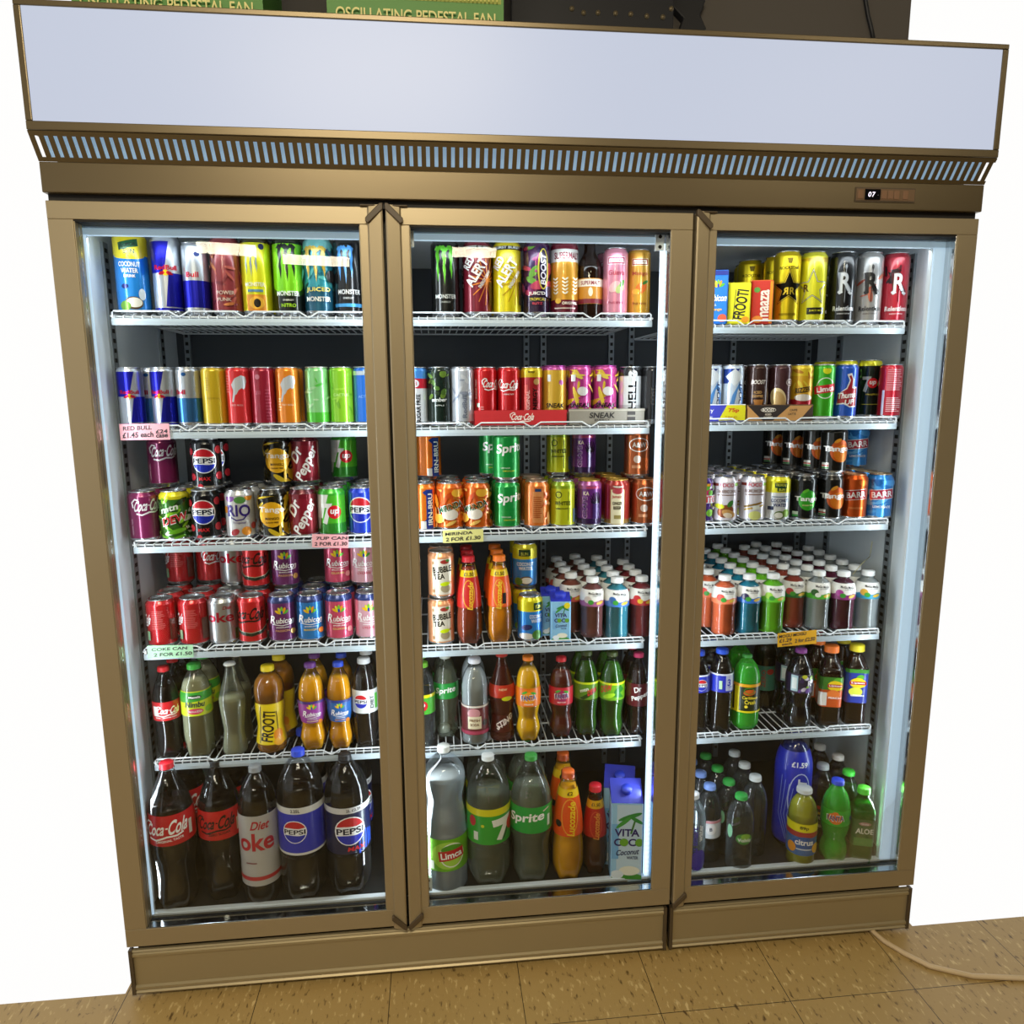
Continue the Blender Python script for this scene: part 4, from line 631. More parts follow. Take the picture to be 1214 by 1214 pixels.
bottle('dew5', 'contour', .0318, .218, '#2f6010', '#3c4a1c', [(10.0, 14.6, '#5a8a1c')], [R(0, 14.3, 10, .5, '#c8d81c'), P([(-2, 10.4), (2.4, 13.2), (2.8, 12.2), (-1, 10.0)], '#1c3c10'), T('DEW', 1.3, 12.2, 2.6, 1.4, '#d82c34', rot=20, bold=.06, shear=.3), T('mtn', -.8, 12.6, 2.2, .8, '#e8ecdc', rot=20, bold=.05)], fill=.88, petal=1, look='dark green bottle, red letters at label right edge')
bottle('dew5b', 'contour', .0318, .218, '#2f6a10', '#3c4a1c', [(10.0, 14.6, '#6aa81c')], [R(0, 14.3, 10, .5, '#d8e01c'), T('DEW', -1.8, 13.0, 3.2, 1.6, '#d82c34', rot=20, bold=.06, shear=.3), P([(.4, 12.6), (2.0, 14.0), (3.2, 12.6), (1.8, 12.0), (3, 10.6), (0, 11)], '#1f7a1c'), E(-1, 11.2, 1.6, .6, '#a8d82c', rot=20)], fill=.88, petal=1, look='dark green bottle, red letters at label left edge')
bottle('pepper5', 'contour', .0300, .212, '#2a1210', '#c83468', [(8.0, 14.0, '#5c1420')], drp(.2, 10.8, 4.6, rot=20), fill=.82, petal=1, look='dark soda bottle with magenta cap')
bottle('pepsi5', 'tall', .0305, .214, '#160c08', '#2a50d0', [(11.2, 15.8, '#2434b8')], [R(0, 15.6, 10, .4, '#d8dcec')]+globe(.6, 13.2, 1.5), fill=.86, petal=1, look='cola bottle with roundel at the door stile')
bottle('pepsi5b', 'tall', .0312, .216, '#160c08', '#2458e0', [(11.0, 15.8, '#2434b8')], [R(0, 15.6, 10, .4, '#d8dcec'), R(1.9, 13.4, 2.4, 4.0, '#b8c0e4'), T('3', 1.6, 13.6, 1.0, 1.8, '#2434b8', bold=.05), T('PINTS', 2.2, 12.4, 1.2, .4, '#2434b8'), R(-.6, 13.0, .8, 2.2, '#b8dcc0')], fill=.86, petal=1, look='cola bottle with bright blue cap and blue wrap')
bottle('carib', 'big', .0345, .196, '#3aa81c', '#3f9a44', [(5.2, 12.8, '#1c2a14')], [R(-2.9, 9, 1.4, 7.6, '#e8dc1c'), R(0, 12.4, 11, .8, '#e8a81c'), E(.4, 10.6, 1.6, .8, '#c85a1c', rot=8), RG(.3, 11.0, 1.4, .9, .2, '#3f8a2c'), T('Caribbean', .6, 9.2, 4.0, .8, '#f0dc3a', bold=.05), T('Crush', .6, 8.0, 2.8, 1.1, '#f0dc3a', bold=.06), E(-.4, 6.8, .4, .4, '#f0dc3a'), R(0, 5.4, 11, .5, '#e8dc1c')], fill=.86, petal=0, skin=LIMES, look='bright green soda bottle with yellow and black label')
bottle('zero_dark', 'tall', .0320, .214, '#0c1410', '#28384c', [(5.6, 12.6, '#3c7a6c')], [T('ZERO', -.8, 9.0, 5.0, 1.2, '#8a3a3c', rot=90), E(1.0, 11.0, 1.0, .8, '#a83a34')], fill=.84, petal=1, look='dim bottle with teal label behind the front row')
bottle('ribena', 'waist', .0335, .206, '#140a12', '#8a3c94', [(9.6, 14.6, '#2c2440')], [R(-1.9, 12.2, 1.8, 4.2, '#a8ccd8'), R(-1.9, 12.2, 1.2, 3, '#e4eef0')]+zig(['#6a4a9a', '#3c2c5c', '#d8d0e8', '#8ab83a'], -.6, 2.6, 10.2, 14, 18, 2, .3, .7, .7)+[T('R', 1.8, 12.4, 1.0, 1.4, '#f0ecf4', bold=.05), E(.5, 14.2, .6, .5, '#c8cc3a')], fill=.86, look='blackcurrant drink bottle with purple cap')
bottle('tea_peach', 'square', .0310, .212, '#2a0e06', '#f07a2c', [(5.4, 13.4, '#c8541e')], [R(0, 11.8, 11, 3.4, '#3c7a28')]+lipt(.8, 11.2, 3.8, '#f0803a', 'PEACH')+[R(-2.2, 7.6, 2.2, 3.6, '#e4e0dc')], fill=.88, look='iced tea bottle with orange cap', capr=.0185, noun='iced_tea_bottle')
bottle('tea_lemon', 'square', .0310, .212, '#2c1408', '#e8d82c', [(6.2, 14.4, '#24389a')], [R(0, 14.8, 6, 1, '#3c8a34')]+lipt(.1, 11.6, 3.9, '#d8e04a', 'LEMON'), fill=.88, look='iced tea bottle with yellow cap', capr=.0185, noun='iced_tea_bottle')
bottle('tea_mango', 'square', .0300, .212, '#2c1208', '#c82c4c', [(5.4, 13.4, '#d8b01c')], [R(0, 12.2, 11, 2.4, '#3c7a28')], fill=.88, look='iced tea bottle with yellow wrap, set back', capr=.0185, noun='iced_tea_bottle')
# large bottles on the cabinet floor
bottle('cola2', 'bigcontour', .0515, .366, COLA, '#dc2030', [(18.2, 25.6, '#c81c28')], cola(-.6, 22.6, 10.6, '#ffffff', h=3.4, rot=5)+[T('ORIGINAL TASTE', 0, 19.6, 6.2, .6, '#ffffff', rot=6), R(5.0, 21.5, .9, 3.6, '#d8e0d8')], fill=.74, petal=1, look='large cola bottle with red cap and white script')
bottle('cola2z', 'bigcontour', .0500, .350, COLA, '#141414', [(17.0, 24.2, '#c81c20')], cola(-.4, 21.4, 9.6, '#1c0c0c', h=3.2, rot=4)+[T('ZERO SUGAR', .2, 18.6, 5.0, .6, '#1c0c0c', rot=4), R(4.9, 19.8, .9, 3.2, '#d8c8b0')], fill=.76, petal=1, look='large cola bottle with black script on red')
bottle('diet2', 'big', .0450, .345, COLA, '#8c9094', [(6.0, 24.0, '#b8b6b4')], [T('Diet', .8, 21.6, 4.2, 2.2, '#b42434', shear=.3, bold=.03), T('oke', -.4, 17.4, 8.6, 4.6, '#b82030', bold=.10), R(0, 8.0, 14, 1.0, '#b82c34'), R(-1.8, 12, 2.6, .3, '#8a4a50')], fill=.84, look='large silver-wrapped cola bottle with crimson lettering')
bottle('pepsi2', 'big', .0545, .378, '#140b06', '#2a4ce0', [(13.6, 25.6, '#2a35b8')], [R(0, 24.9, 18, 1.6, '#dcdcd8'), R(0, 13.9, 18, .6, '#dcdcd8'), T('2.25L', -1.0, 24.9, 2.2, .8, '#2c2c30', bold=.04)]+globe(-1.4, 19.6, 2.9)+[R(5.8, 20, .4, 7, '#4a58d0')], fill=.80, petal=1, look='large cola bottle with blue cap and royal blue wrap')
bottle('pepsimax2', 'big', .0530, .358, '#0d0a08', '#1c1c20', [(12.6, 24.4, '#141c44')], [R(0, 23.8, 18, 1.5, '#d4d4d4'), T('2L £2.35', 1.8, 23.8, 3.6, .7, '#1c1c20', bold=.04)]+[R(4.8+.9*k, 15.4, .5, 5-.7*k, '#2a52d0') for k in range(-2, 3)]+globe(.8, 18.6, 3.7)+[T('MAX', 2.2, 14.0, 4.2, 1.1, '#d82430', bold=.06, shear=.2)], fill=.76, petal=1, look='large dark cola bottle with black cap and roundel')
bottle('limca2', 'limebig', .0535, .368, CLOUD, '#d8dcd8', [(6.6, 15.0, '#6cb81e')], [E(.6, 10.8, 4.3, 3.6, '#a8d84a'), RG(1.6, 10.8, 3.2, 3.2, .3, '#f0f4e8'), E(1.6, 12.2, 2.8, 1.4, '#4a9a1c'), R(1.4, 10.9, 6.4, 2.6, '#c41c28', rot=6), T('Limca', 1.4, 10.9, 5.4, 1.7, '#ffffff', rot=6, bold=.05), R(-3.6, 8.2, 1.2, 2.2, '#e8e8e0')], fill=.80, look='large cloudy lime soda bottle with bulging shoulders')
bottle('sevenup2', 'big', .0535, .336, FIZZ, '#d8dcdc', [(12.6, 21.6, '#2fa634')], [R(0, 21.0, 18, 1.8, '#e4dc1c'), P([(.6, 19.0), (6.4, 19.6), (3.2, 13.4), (1.8, 13.8), (3.6, 17.4), (1.0, 17.2)], '#f2f4ee'), P([(6.4, 19.6), (6.9, 18.6), (4.2, 13.6), (3.2, 13.4)], '#1c6a2c'), E(6.8, 17.0, 2.0, 2.0, '#d82430'), E(-4.4, 18.5, 1.0, 1.4, '#c83440'), E(-1.6, 17.6, .4, .4, '#d8e03a'), R(-3.4, 14.8, 1.2, 2.2, '#e4e8e0')], fill=.72, look='large clear bottle with green wrap, yellow stripe and white numeral', petal=1)
bottle('sprite2', 'bigcontour', .0525, .330, FIZZ, '#3a9a3e', [(14.8, 21.6, '#1fa03e')], [T('Sprite', -1.6, 18.6, 9.6, 3.0, '#ffffff', rot=6, shear=.2, bold=.05), R(4.6, 17.6, .9, 3.0, '#d8e8d0'), LN([(2.8, 20.4), (4.6, 21.0)], .3, '#e8c8c0')], fill=.78, look='large clear bottle with green cap and plain green wrap', petal=1)
bottle('luco_big', 'energy', .0400, .285, '#ffc018', '#f0702c', [(12.6, 22.4, '#ea5414'), (22.4, 24.4, '#f0c81c')], [T('£2', .3, 23.4, 1.4, .9, '#2c1c0c', bold=.05), RG(.2, 17.6, 2.2, 4.6, .3, '#f09a30'), E(-2.8, 15.8, .9, .9, '#1c1c20'), T('Lucozade', .6, 17.2, 8.6, 1.9, '#f6cc2a', rot=88, bold=.05, shear=.2)], fill=.88, petal=1, look='tall orange energy drink bottle on the cabinet floor')
bottle('luco_red_low', 'energy', .0320, .235, '#5c2a14', '#c82030', [(10.6, 18.0, '#b02018'), (18.0, 20.0, '#d8a81c')], [T('£1.50', 0, 19.0, 2.2, .8, '#2c1c0c'), RG(0, 14, 1.6, 3.4, .25, '#c84a2c'), T('Lucozade', .2, 13.6, 6.8, 1.5, '#d88a3c', rot=88, bold=.04, shear=.2)], fill=.84, petal=1, look='red-capped energy drink bottle on the cabinet floor')
bottle('smart', 'tall', .0345, .212, WATERL, '#e4e8ec', [], [], look='slim water bottle with white cap and violet lettering', noun='water_bottle')
DES['smart'].update(lab=None, print=[T('water', 1.9, 12.0, 4.6, 1.3, '#e8ecf4', rot=90, bold=.05), E(1.6, 4.6, 2.2, 2.8, '#3c30b0'), T('glaceau smart', .5, 7.8, 12.0, 2.0, '#4a3cc0', rot=90, bold=.08)])
bottle('spring_blue', 'tall', .0315, .205, WATERL, '#7a9ae0', [(7.0, 12.0, '#d0d4dc')], [E(.2, 9.6, 1.4, 1.5, '#e8e4e8'), T('B', .2, 9.6, .7, 1.0, '#2c3a5c'), R(0, 11.6, 11, .7, '#c88a94')], look='clear water bottle with blue cap', noun='water_bottle')
bottle('spring_green', 'tall', .0340, .200, WATERL, '#34a84a', [], [], look='clear water bottle with green cap', noun='water_bottle')
DES['spring_green'].update(print=[E(.6, 9.6, 2.1, 1.5, '#3f8a3a'), E(.9, 10.2, 1.2, .8, '#8ac04a'), T('Volvic', .6, 9.3, 3.4, 1.0, '#f0f4f0', bold=.05), E(-3.2, 11, .8, 1.8, '#8ac8a0')])
bottle('spring_white', 'tall', .0330, .215, WATERL, '#d4dce0', [], [], look='clear water bottle with white cap', noun='water_bottle')
for k_ in ('spring_green', 'spring_white'): DES[k_]['lab'] = None
bottle('boost_big', 'big', .0470, .320, '#1c2a78', '#1c2a8c', [(1.8, 27.6, '#1c2cb4')], [T('£1.59', .6, 24.4, 4.2, 1.4, '#e8ecf4', bold=.04, rot=-3), RG(1.0, 15.0, 3.2, 7.2, .3, '#b8c4ec'), T('BOOST', 1.4, 15.6, 9.6, 2.6, '#e4e8f4', rot=88, shear=.2, bold=.06)]+[LN([(-3.8+k, 21-k), (-4.4+k*.8, 10), (-2+k*.4, 3)], .18, '#7a90dc') for k in range(4)], fill=.9, look='large royal blue energy drink bottle, set back')
bottle('citrus', 'tall', .0360, .206, '#b8b83c', '#c4c8c8', [(3.6, 12.2, '#3c6aa8')], [R(0, 11.2, 13, 2.2, '#e8dc1c'), T('89p', -.2, 11.2, 2.2, 1.1, '#1c1c14', bold=.06), R(0, 9.4, 13, 1.4, '#a83434'), E(0, 7.0, 3.0, 1.9, '#2458a4'), T('citrus', 0, 7.3, 4.6, 1.5, '#f0f2f4', bold=.06), R(0, 5.4, 3.8, .35, '#c8d4e4'), E(-3.2, 5.6, 1.2, 1.4, '#e8982c'), E(3.2, 5.6, 1.2, 1.4, '#e8b02c')], fill=.88, look='citrus energy bottle with yellow price band')
DES['citrus']['capr'] = .0195
bottle('fanta_green', 'waist', .0355, .222, '#35b020', '#2a48d8', [(11.0, 15.2, '#2fae2c')], fant(-.8, 13.2, 4.2, '#e87a2c')+[R(3.6, 13, 1, 1, '#2c3a8c')], fill=.88, petal=1, skin=LIMES, look='bright green soda bottle with blue cap')
bottle('aloe', 'square', .0305, .200, '#3c7a34', '#5ad43c', [(5.0, 12.4, '#3f6a3c')], [E(.2, 11.2, 1.5, .5, '#b88a8c'), T('Grace', .2, 11.2, 1.9, .5, '#f0e4e4'), T('ALOE', .2, 9.2, 4.2, 1.5, '#f2f4ee', bold=.06), R(.2, 6.2, 4.6, 2.2, '#4f9a4c')], fill=.80, skin=GREENS, look='green aloe drink bottle with light green cap')
bottle('green_cap_back', 'tall', .0305, .212, '#1c4a1c', '#3cc83c', [(6, 12, '#1c4a2c')], [], fill=.84, look='green-capped dark bottle behind the aloe bottle')
bottle('grey_cap_back', 'tall', .0330, .222, '#28201c', '#9aa0a4', [(5.0, 11.8, '#2c1c10')], [R(0, 11.2, 12, .9, '#c8341c'), R(0, 9.6, 12, .6, '#d8b43a'), T('IRON', 0, 8.2, 3, 1, '#e0d0a0'), R(0, 6, 12, .8, '#d8c8a0')], fill=.74, petal=1, look='dark soda bottle with grey cap and black label')
bottle('white_cap_back', 'tall', .0320, .222, '#1c1412', '#d8d4d0', [(9, 13, '#3c1c1c')], [], fill=.84, look='dark bottle with white cap in the back row')
# ------------------------------------------------------------------ the room
def at(px, py, Y):
    d = FW + RT*((px-607)/FPX) - UP*((py-621)/FPX); t = (Y-CAMP.y)/d.y; p = CAMP+d*t
    return p.x, p.z
def struct(o): o['kind'] = 'structure'; return o
def floor_mat():
    if 'vinyl_tile' in bpy.data.materials: return bpy.data.materials['vinyl_tile']
    mt = bpy.data.materials.new('vinyl_tile'); mt.use_nodes = True; nt = mt.node_tree; b = nt.nodes['Principled BSDF']; N = nt.nodes.new; L = nt.links.new
    tc = N('ShaderNodeTexCoord'); mp = N('ShaderNodeMapping'); mp.inputs['Scale'].default_value = (1, .35, 1); mp.inputs['Rotation'].default_value = (0, 0, .25); L(tc.outputs['Object'], mp.inputs['Vector'])
    base = (*lin('#a98d55'), 1)
    n1 = N('ShaderNodeTexNoise'); n1.inputs['Scale'].default_value = 95; n1.inputs['Detail'].default_value = 3; L(mp.outputs[0], n1.inputs['Vector'])
    r1 = N('ShaderNodeValToRGB'); r1.color_ramp.elements[0].position = .28; r1.color_ramp.elements[0].color = (*lin('#5c4420'), 1); r1.color_ramp.elements[1].position = .40; r1.color_ramp.elements[1].color = base
    e = r1.color_ramp.elements.new(.60); e.color = base; e = r1.color_ramp.elements.new(.70); e.color = (*lin('#cbb27a'), 1); L(n1.outputs['Fac'], r1.inputs[0])
    n2 = N('ShaderNodeTexNoise'); n2.inputs['Scale'].default_value = 22; n2.inputs['Detail'].default_value = 5; n2.inputs['Roughness'].default_value = .7; L(tc.outputs['Object'], n2.inputs['Vector'])
    r2 = N('ShaderNodeValToRGB'); r2.color_ramp.elements[0].position = .27; r2.color_ramp.elements[0].color = (.10, .08, .06, 1); r2.color_ramp.elements[1].position = .33; r2.color_ramp.elements[1].color = (1, 1, 1, 1); L(n2.outputs['Fac'], r2.inputs[0])
    m1 = N('ShaderNodeMixRGB'); m1.blend_type = 'MULTIPLY'; m1.inputs[0].default_value = .9; L(r1.outputs[0], m1.inputs[1]); L(r2.outputs[0], m1.inputs[2])
    # joints of the 305 mm tiles
    sp = N('ShaderNodeSeparateXYZ'); L(tc.outputs['Object'], sp.inputs[0]); prev = None
    for ax, off in (('X', .26), ('Y', -.175)):
        a = N('ShaderNodeMath'); a.operation = 'SUBTRACT'; L(sp.outputs[ax], a.inputs[0]); a.inputs[1].default_value = off
        c = N('ShaderNodeMath'); c.operation = 'PINGPONG'; L(a.outputs[0], c.inputs[0]); c.inputs[1].default_value = .1525
        g = N('ShaderNodeMath'); g.operation = 'LESS_THAN'; L(c.outputs[0], g.inputs[0]); g.inputs[1].default_value = .0009
        if prev is None: prev = g
        else:
            mx = N('ShaderNodeMath'); mx.operation = 'MAXIMUM'; L(prev.outputs[0], mx.inputs[0]); L(g.outputs[0], mx.inputs[1]); prev = mx
    m2 = N('ShaderNodeMixRGB'); L(prev.outputs[0], m2.inputs[0]); L(m1.outputs[0], m2.inputs[1]); m2.inputs[2].default_value = (*lin('#3a2c18'), 1)
    L(m2.outputs[0], b.inputs['Base Color']); b.inputs['Roughness'].default_value = .45
    return mt
f = MB(); f.box(-3.6, 4.2, -7.0, .02, -.05, 0, floor_mat()); f.box(-.66, 1.30, .02, .85, -.05, 0, floor_mat()); struct(f.obj('floor'))
f = MB(); f.box(-.80, 1.56, .76, .80, 1.2, 2.98, pmat('dark_plaster', '#5e5953', rough=.8, bump=.1, bscale=14)); struct(f.obj('wall_back'))
f = MB(); f.box(-3.6, 4.2, -7.04, -7.0, 0, 2.98, pmat('shop_wall', '#4a4640', rough=.8, bump=.05, bscale=6)); struct(f.obj('wall_front'))  # unseen wall, added so the door glass reflects dark
f = MB(); f.box(-3.6, 4.2, -7.0, .80, 2.94, 2.98, pmat('ceiling_tile', '#8a867e', rough=.85, bump=.05, bscale=10)); struct(f.obj('ceiling'))  # unseen over the shop, added to keep glass reflections dark

f = MB(); f.box(4.2, 4.24, -7.0, -.1, 0, 2.98, pmat('shop_wall', '#4a4640')); struct(f.obj('wall_right_blocker'))  # unseen wall, added to block light from the right

# ------------------------------------------------------------------ the cabinet
XL, XR = -.640, 1.280
ZD0, ZD1 = .1356, 1.7432
FL = .170
fridge = empty('drinks_fridge', (.32, .3, 0)); FO = Vector((.32, .3, 0))
tag(fridge, 'three-door glass-fronted drinks fridge with champagne metal frame and white lit canopy', 'fridge')
def fpart(mb, name, parent=fridge, bevel=0, label=None):
    mb.v = [(x-FO.x, y-FO.y, z-FO.z) for x, y, z in mb.v]; return mb.obj(name, parent, bevel, label)
c = MB()
c.box(XL+.004, -.610, .045, .62, .13, 1.78, LINER); c.box(1.248, XR-.004, .045, .62, .13, 1.78, LINER)
c.box(-.610, 1.248, .060, .60, .13, FL, pmat('dark_floor_tray', '#2b2d2f', rough=.3)); c.box(-.610, 1.248, .045, .60, 1.722, 1.78, LINER)
c.box(XL+.004, XR-.004, .62, .64, .10, 1.80, pmat('galvanised_back', '#8a8d90', metal=.6, rough=.5))
c.box(-.610, 1.248, .600, .62, FL, 1.722, BACKP)
c.box(XL+.006, XR-.006, .05, .62, .02, .128, DARK)
fpart(c, 'cabinet_shell')
c = MB()     # slotted uprights and back-panel seams
SL = pmat('slotted_upright', '#8f979c', metal=.5, rough=.4)
def slotted(x0, x1, y0, y1, axis):
    c.box(x0, x1, y0, y1, .2, 1.70, SL)
    z = .23
    while z < 1.68:
        if axis == 'y': c.box(x0+.004, x1-.004, y0-.0006, y0+.001, z, z+.009, DARK)
        elif axis == 'x+': c.box(x1-.001, x1+.0006, y0+.006, y1-.006, z, z+.009, DARK)
        else: c.box(x0-.0006, x0+.001, y0+.006, y1-.006, z, z+.009, DARK)
        z += .021
for x in (-.58, -.03, .03, .36, .41, .61, .67, .98, 1.215): slotted(x-.008, x+.008, .590, .600, 'y')
slotted(-.610, -.604, .160, .185, 'x+'); slotted(1.242, 1.248, .160, .185, 'x-'); slotted(-.610, -.604, .46, .485, 'x+'); slotted(1.242, 1.248, .46, .485, 'x-')
fpart(c, 'shelf_upright')
c = MB()     # pale throat frame and sill behind the doors
c.box(-.626, -.590, .046, .060, .16, 1.735, LINER); c.box(1.207, 1.262, .046, .060, .16, 1.735, LINER)
c.box(-.626, 1.262, .046, .060, 1.706, 1.735, pmat('grey_throat', '#8b9094', rough=.5)); c.box(-.60, 1.24, .046, .052, .152, .183, pmat('grey_sill', '#aaa89c', metal=.4, rough=.35)); c.box(-.60, 1.24, .045, .060, .176, .184, LINER)
fpart(c, 'throat_frame', bevel=.002)
for x in (0, .64):
    c = MB(); c.box(x-.030, x+.030, .045, .062, .14, 1.75, pmat('mullion_grey', '#4c4a44', metal=.3, rough=.4)); c.box(x-.022, x+.022, .062, .068, .18, 1.72, LINER); fpart(c, 'mullion')
c = MB(); c.box(.583, .602, .040, .052, .19, 1.690, LEDM)
z = .2
while z < 1.67: c.box(.585, .588, .0392, .0405, z, z+.006, pmat('led_dot', '#f4faff', emis='#eaf6ff', es=1.25)); z += .0125
fpart(c, 'upright_light_bar')
SIDEGLOW = pmat('glowing_side_strip', '#9aa8b4', emis='#b4cfe4', es=.80, rough=.3)  # jamb strips added and made to glow so the sides look lit
for a, b in ((-.622, -.588), (1.208, 1.236)):
    c = MB(); c.box(a, b, .0405, .046, .184, 1.690, SIDEGLOW); fpart(c, 'side_glow_strip', bevel=.001)
for a, b in ((-.60, -.028), (.035, .585), (.66, 1.235)):
    c = MB(); c.box(a, b, .042, .056, 1.690, 1.703, LEDT); fpart(c, 'top_light_bar', bevel=.001)
for x, z in ((-.045, 1.675), (.048, 1.675), (.578, 1.675), (.049, .195)):
    c = MB(); c.box(x-.009, x+.009, .036, .046, z, z+.035, LINER)
    for dz in (.007, .028): c.tube([(x, .0355, z+dz), (x, .0365, z+dz)], .0035, DARK, n=10)
    fpart(c, 'light_bar_bracket', bevel=.0015)
# doors
def door(x0, x1, hinge):
    g = .003; x0 += g; x1 -= g; st = .0465
    d = MB()
    sl = .030
    inn = (x0+st, x1-st)
    zi0, zi1 = .181, 1.709
    def rail(z0, z1): d.prism([(0, z0), (.034, z0), (.034, z1), (0, z1)], 'x', x0, x1, CHAMP)
    rail(ZD0, zi0-.002); rail(zi1+.001, ZD1)
    for a, b in ((x0, inn[0]), (inn[1], x1)): d.box(a, b, 0, .034, zi0-.002, zi1+.001, CHAMP)
    # inner returns
    d.box(inn[0]-.001, inn[1]+.001, .001, .020, zi0-.0022, zi0, CHROME); d.box(inn[0]-.001, inn[1]+.001, .026, .034, zi0-.0022, zi0+.001, DARK)
    d.box(inn[0]-.001, inn[1]+.001, .003, .034, zi1-.003, zi1+.002, DARK)
    d.box(inn[0]-.001, inn[0]+.0015, .003, .034, zi0, zi1, CHAMP); d.box(inn[1]-.0015, inn[1]+.001, .003, .034, zi0, zi1, CHROME if hinge == 'r' else CHAMP)
    fr = fpart(d, 'door', bevel=.0012, label='champagne framed glass door')
    p = MB(); p.box(inn[0]+.0016, inn[1]-.0016, .018, .022, zi0+.001, zi1-.003, GLASS)
    def kid(mb, n, bevel=0):
        o = fpart(mb, n, parent=fr, bevel=bevel); return o
    kid(p, 'glass_pane')
    gk = MB()
    for a, b in ((x0+.004, x0+.020), (x1-.020, x1-.004)): gk.box(a, b, .0345, .0445, ZD0+.004, ZD1-.004, DARK)
    for a, b in ((ZD0+.004, ZD0+.020), (ZD1-.020, ZD1-.004)): gk.box(x0+.020, x1-.020, .0345, .0445, a, b, DARK)
    kid(gk, 'rubber_seal')
    # grip profile on the opening side with mitred end caps
    s = 1 if hinge == 'l' else -1; xe = x1 if hinge == 'l' else x0
    h = MB()
    out = [(xe-s*.0305, -.0005), (xe-s*.027, -.004), (xe-s*.003, -.0075), (xe, -.006), (xe, -.0002), (xe-s*.0305, -.0002)]
    if s < 0: out.reverse()
    h.prism(out, 'z', ZD0-.004, ZD1+.003, CHAMP); kid(h, 'grip_strip')
    for zc, sg in ((ZD1, 1), (ZD0, -1)):
        e = MB(); w = .007
        pts = [(xe+s*.001, zc+sg*.006), (xe-s*.005, zc+sg*.006), (xe-s*.034, zc-sg*.022), (xe-s*.034, zc-sg*.029), (xe-s*.029, zc-sg*.033), (xe+s*.001, zc-sg*.006)]
        # x,z outline swept in y
        if s*sg < 0: pts.reverse()
        e.prism(pts, 'y', -.0100, .0, CAPD)
        if sg > 0: e.box(min(xe-s*.044, xe-s*.010), max(xe-s*.044, xe-s*.010), -.006, .004, zc, zc+.0035, CAPD)
        kid(e, 'end_cap', bevel=.0015)
    return fr
door(XL, 0, 'l'); door(0, .64, 'r'); door(.64, XR, 'r')
c = MB(); c.tube([(.60, .02, ZD1), (.60, .02, 1.757)], .006, CHAMP, n=12); fpart(c, 'hinge_pin')
# header, vent strip, canopy
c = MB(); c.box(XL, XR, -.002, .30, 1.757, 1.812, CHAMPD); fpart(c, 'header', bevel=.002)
for a, b, y in ((1.742, 1.760, .012), (.122, .140, .02)):
    c = MB(); c.box(XL+.004, XR-.004, y, .045, a, b, DARK); fpart(c, 'shadow_gap_trim')
v = MB(); n = int((XR-XL)/.0163); A = Vector((0, -.033, 1.856)); Bv = Vector((0, -.001, 1.812)); D = Bv-A; Nn = Vector((0, -.8, -.6))
def slab(x0, x1, t0, t1, th, m):
    a = A+D*t0; b = A+D*t1; q = Vector((0, .8, .55)).normalized()*th
    v.add([(x0, a.y, a.z), (x1, a.y, a.z), (x1, b.y, b.z), (x0, b.y, b.z), (x0, a.y+q.y, a.z+q.z), (x1, a.y+q.y, a.z+q.z), (x1, b.y+q.y, b.z+q.z), (x0, b.y+q.y, b.z+q.z)],
          [(0, 3, 2, 1), (4, 5, 6, 7), (0, 1, 5, 4), (2, 3, 7, 6), (0, 4, 7, 3), (1, 2, 6, 5)], m)
slab(XL, XR, 0, .16, .002, CHAMPD); slab(XL, XR, .86, 1, .002, CHAMPD)
for i in range(n+1):
    x = XL+i*.0163; slab(x, min(x+.0090, XR), .16, .86, .002, CHAMPD)
fpart(v, 'vent_grille')
v = MB(); slab(XL+.01, XR-.01, .05, .95, .0005, pmat('glowing_vent_lining', '#a8c4dc', emis='#9cc0e0', es=.55)); v.v = [(x, y+.012, z+.009) for x, y, z in v.v]; fpart(v, 'vent_lining')  # lining glows by itself, standing in for canopy lamp light behind the slots
c = MB(); YC = -.035
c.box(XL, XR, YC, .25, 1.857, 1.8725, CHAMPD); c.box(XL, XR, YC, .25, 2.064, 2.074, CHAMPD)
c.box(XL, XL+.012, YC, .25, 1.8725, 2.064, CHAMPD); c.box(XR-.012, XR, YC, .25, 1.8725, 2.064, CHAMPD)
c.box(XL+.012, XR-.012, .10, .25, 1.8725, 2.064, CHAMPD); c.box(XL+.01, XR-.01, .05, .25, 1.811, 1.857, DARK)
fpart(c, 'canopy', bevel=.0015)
c = MB(); c.box(XL+.012, XR-.012, YC+.003, YC+.008, 1.8725, 2.064, PANEL); fpart(c, 'canopy_light_panel', label='blank white backlit panel')
# plinth in two lengths
for a, b in ((XL+.004, .632), (.640, XR-.004)):
    c = MB()
    c.prism([(.012, .010), (.004, .010), (.002, .014), (.006, .018), (.002, .022), (.002, .028), (.007, .031), (.007, .104), (.002, .107), (.002, .113), (.006, .116), (.002, .120), (.004, .124), (.012, .124)], 'x', a+.008, b-.008, pmat('champagne_plinth', '#a89a78', metal=.5, rough=.42))
    c.box(a, a+.008, .001, .014, .010, .125, CAPD); c.box(b-.008, b, .001, .014, .010, .125, CAPD)
    fpart(c, 'plinth_panel')
for x in (-.58, .32, 1.2):
    c = MB(); c.tube([(x, .2, 0), (x, .2, .025)], .02, DARK, n=12); fpart(c, 'foot')
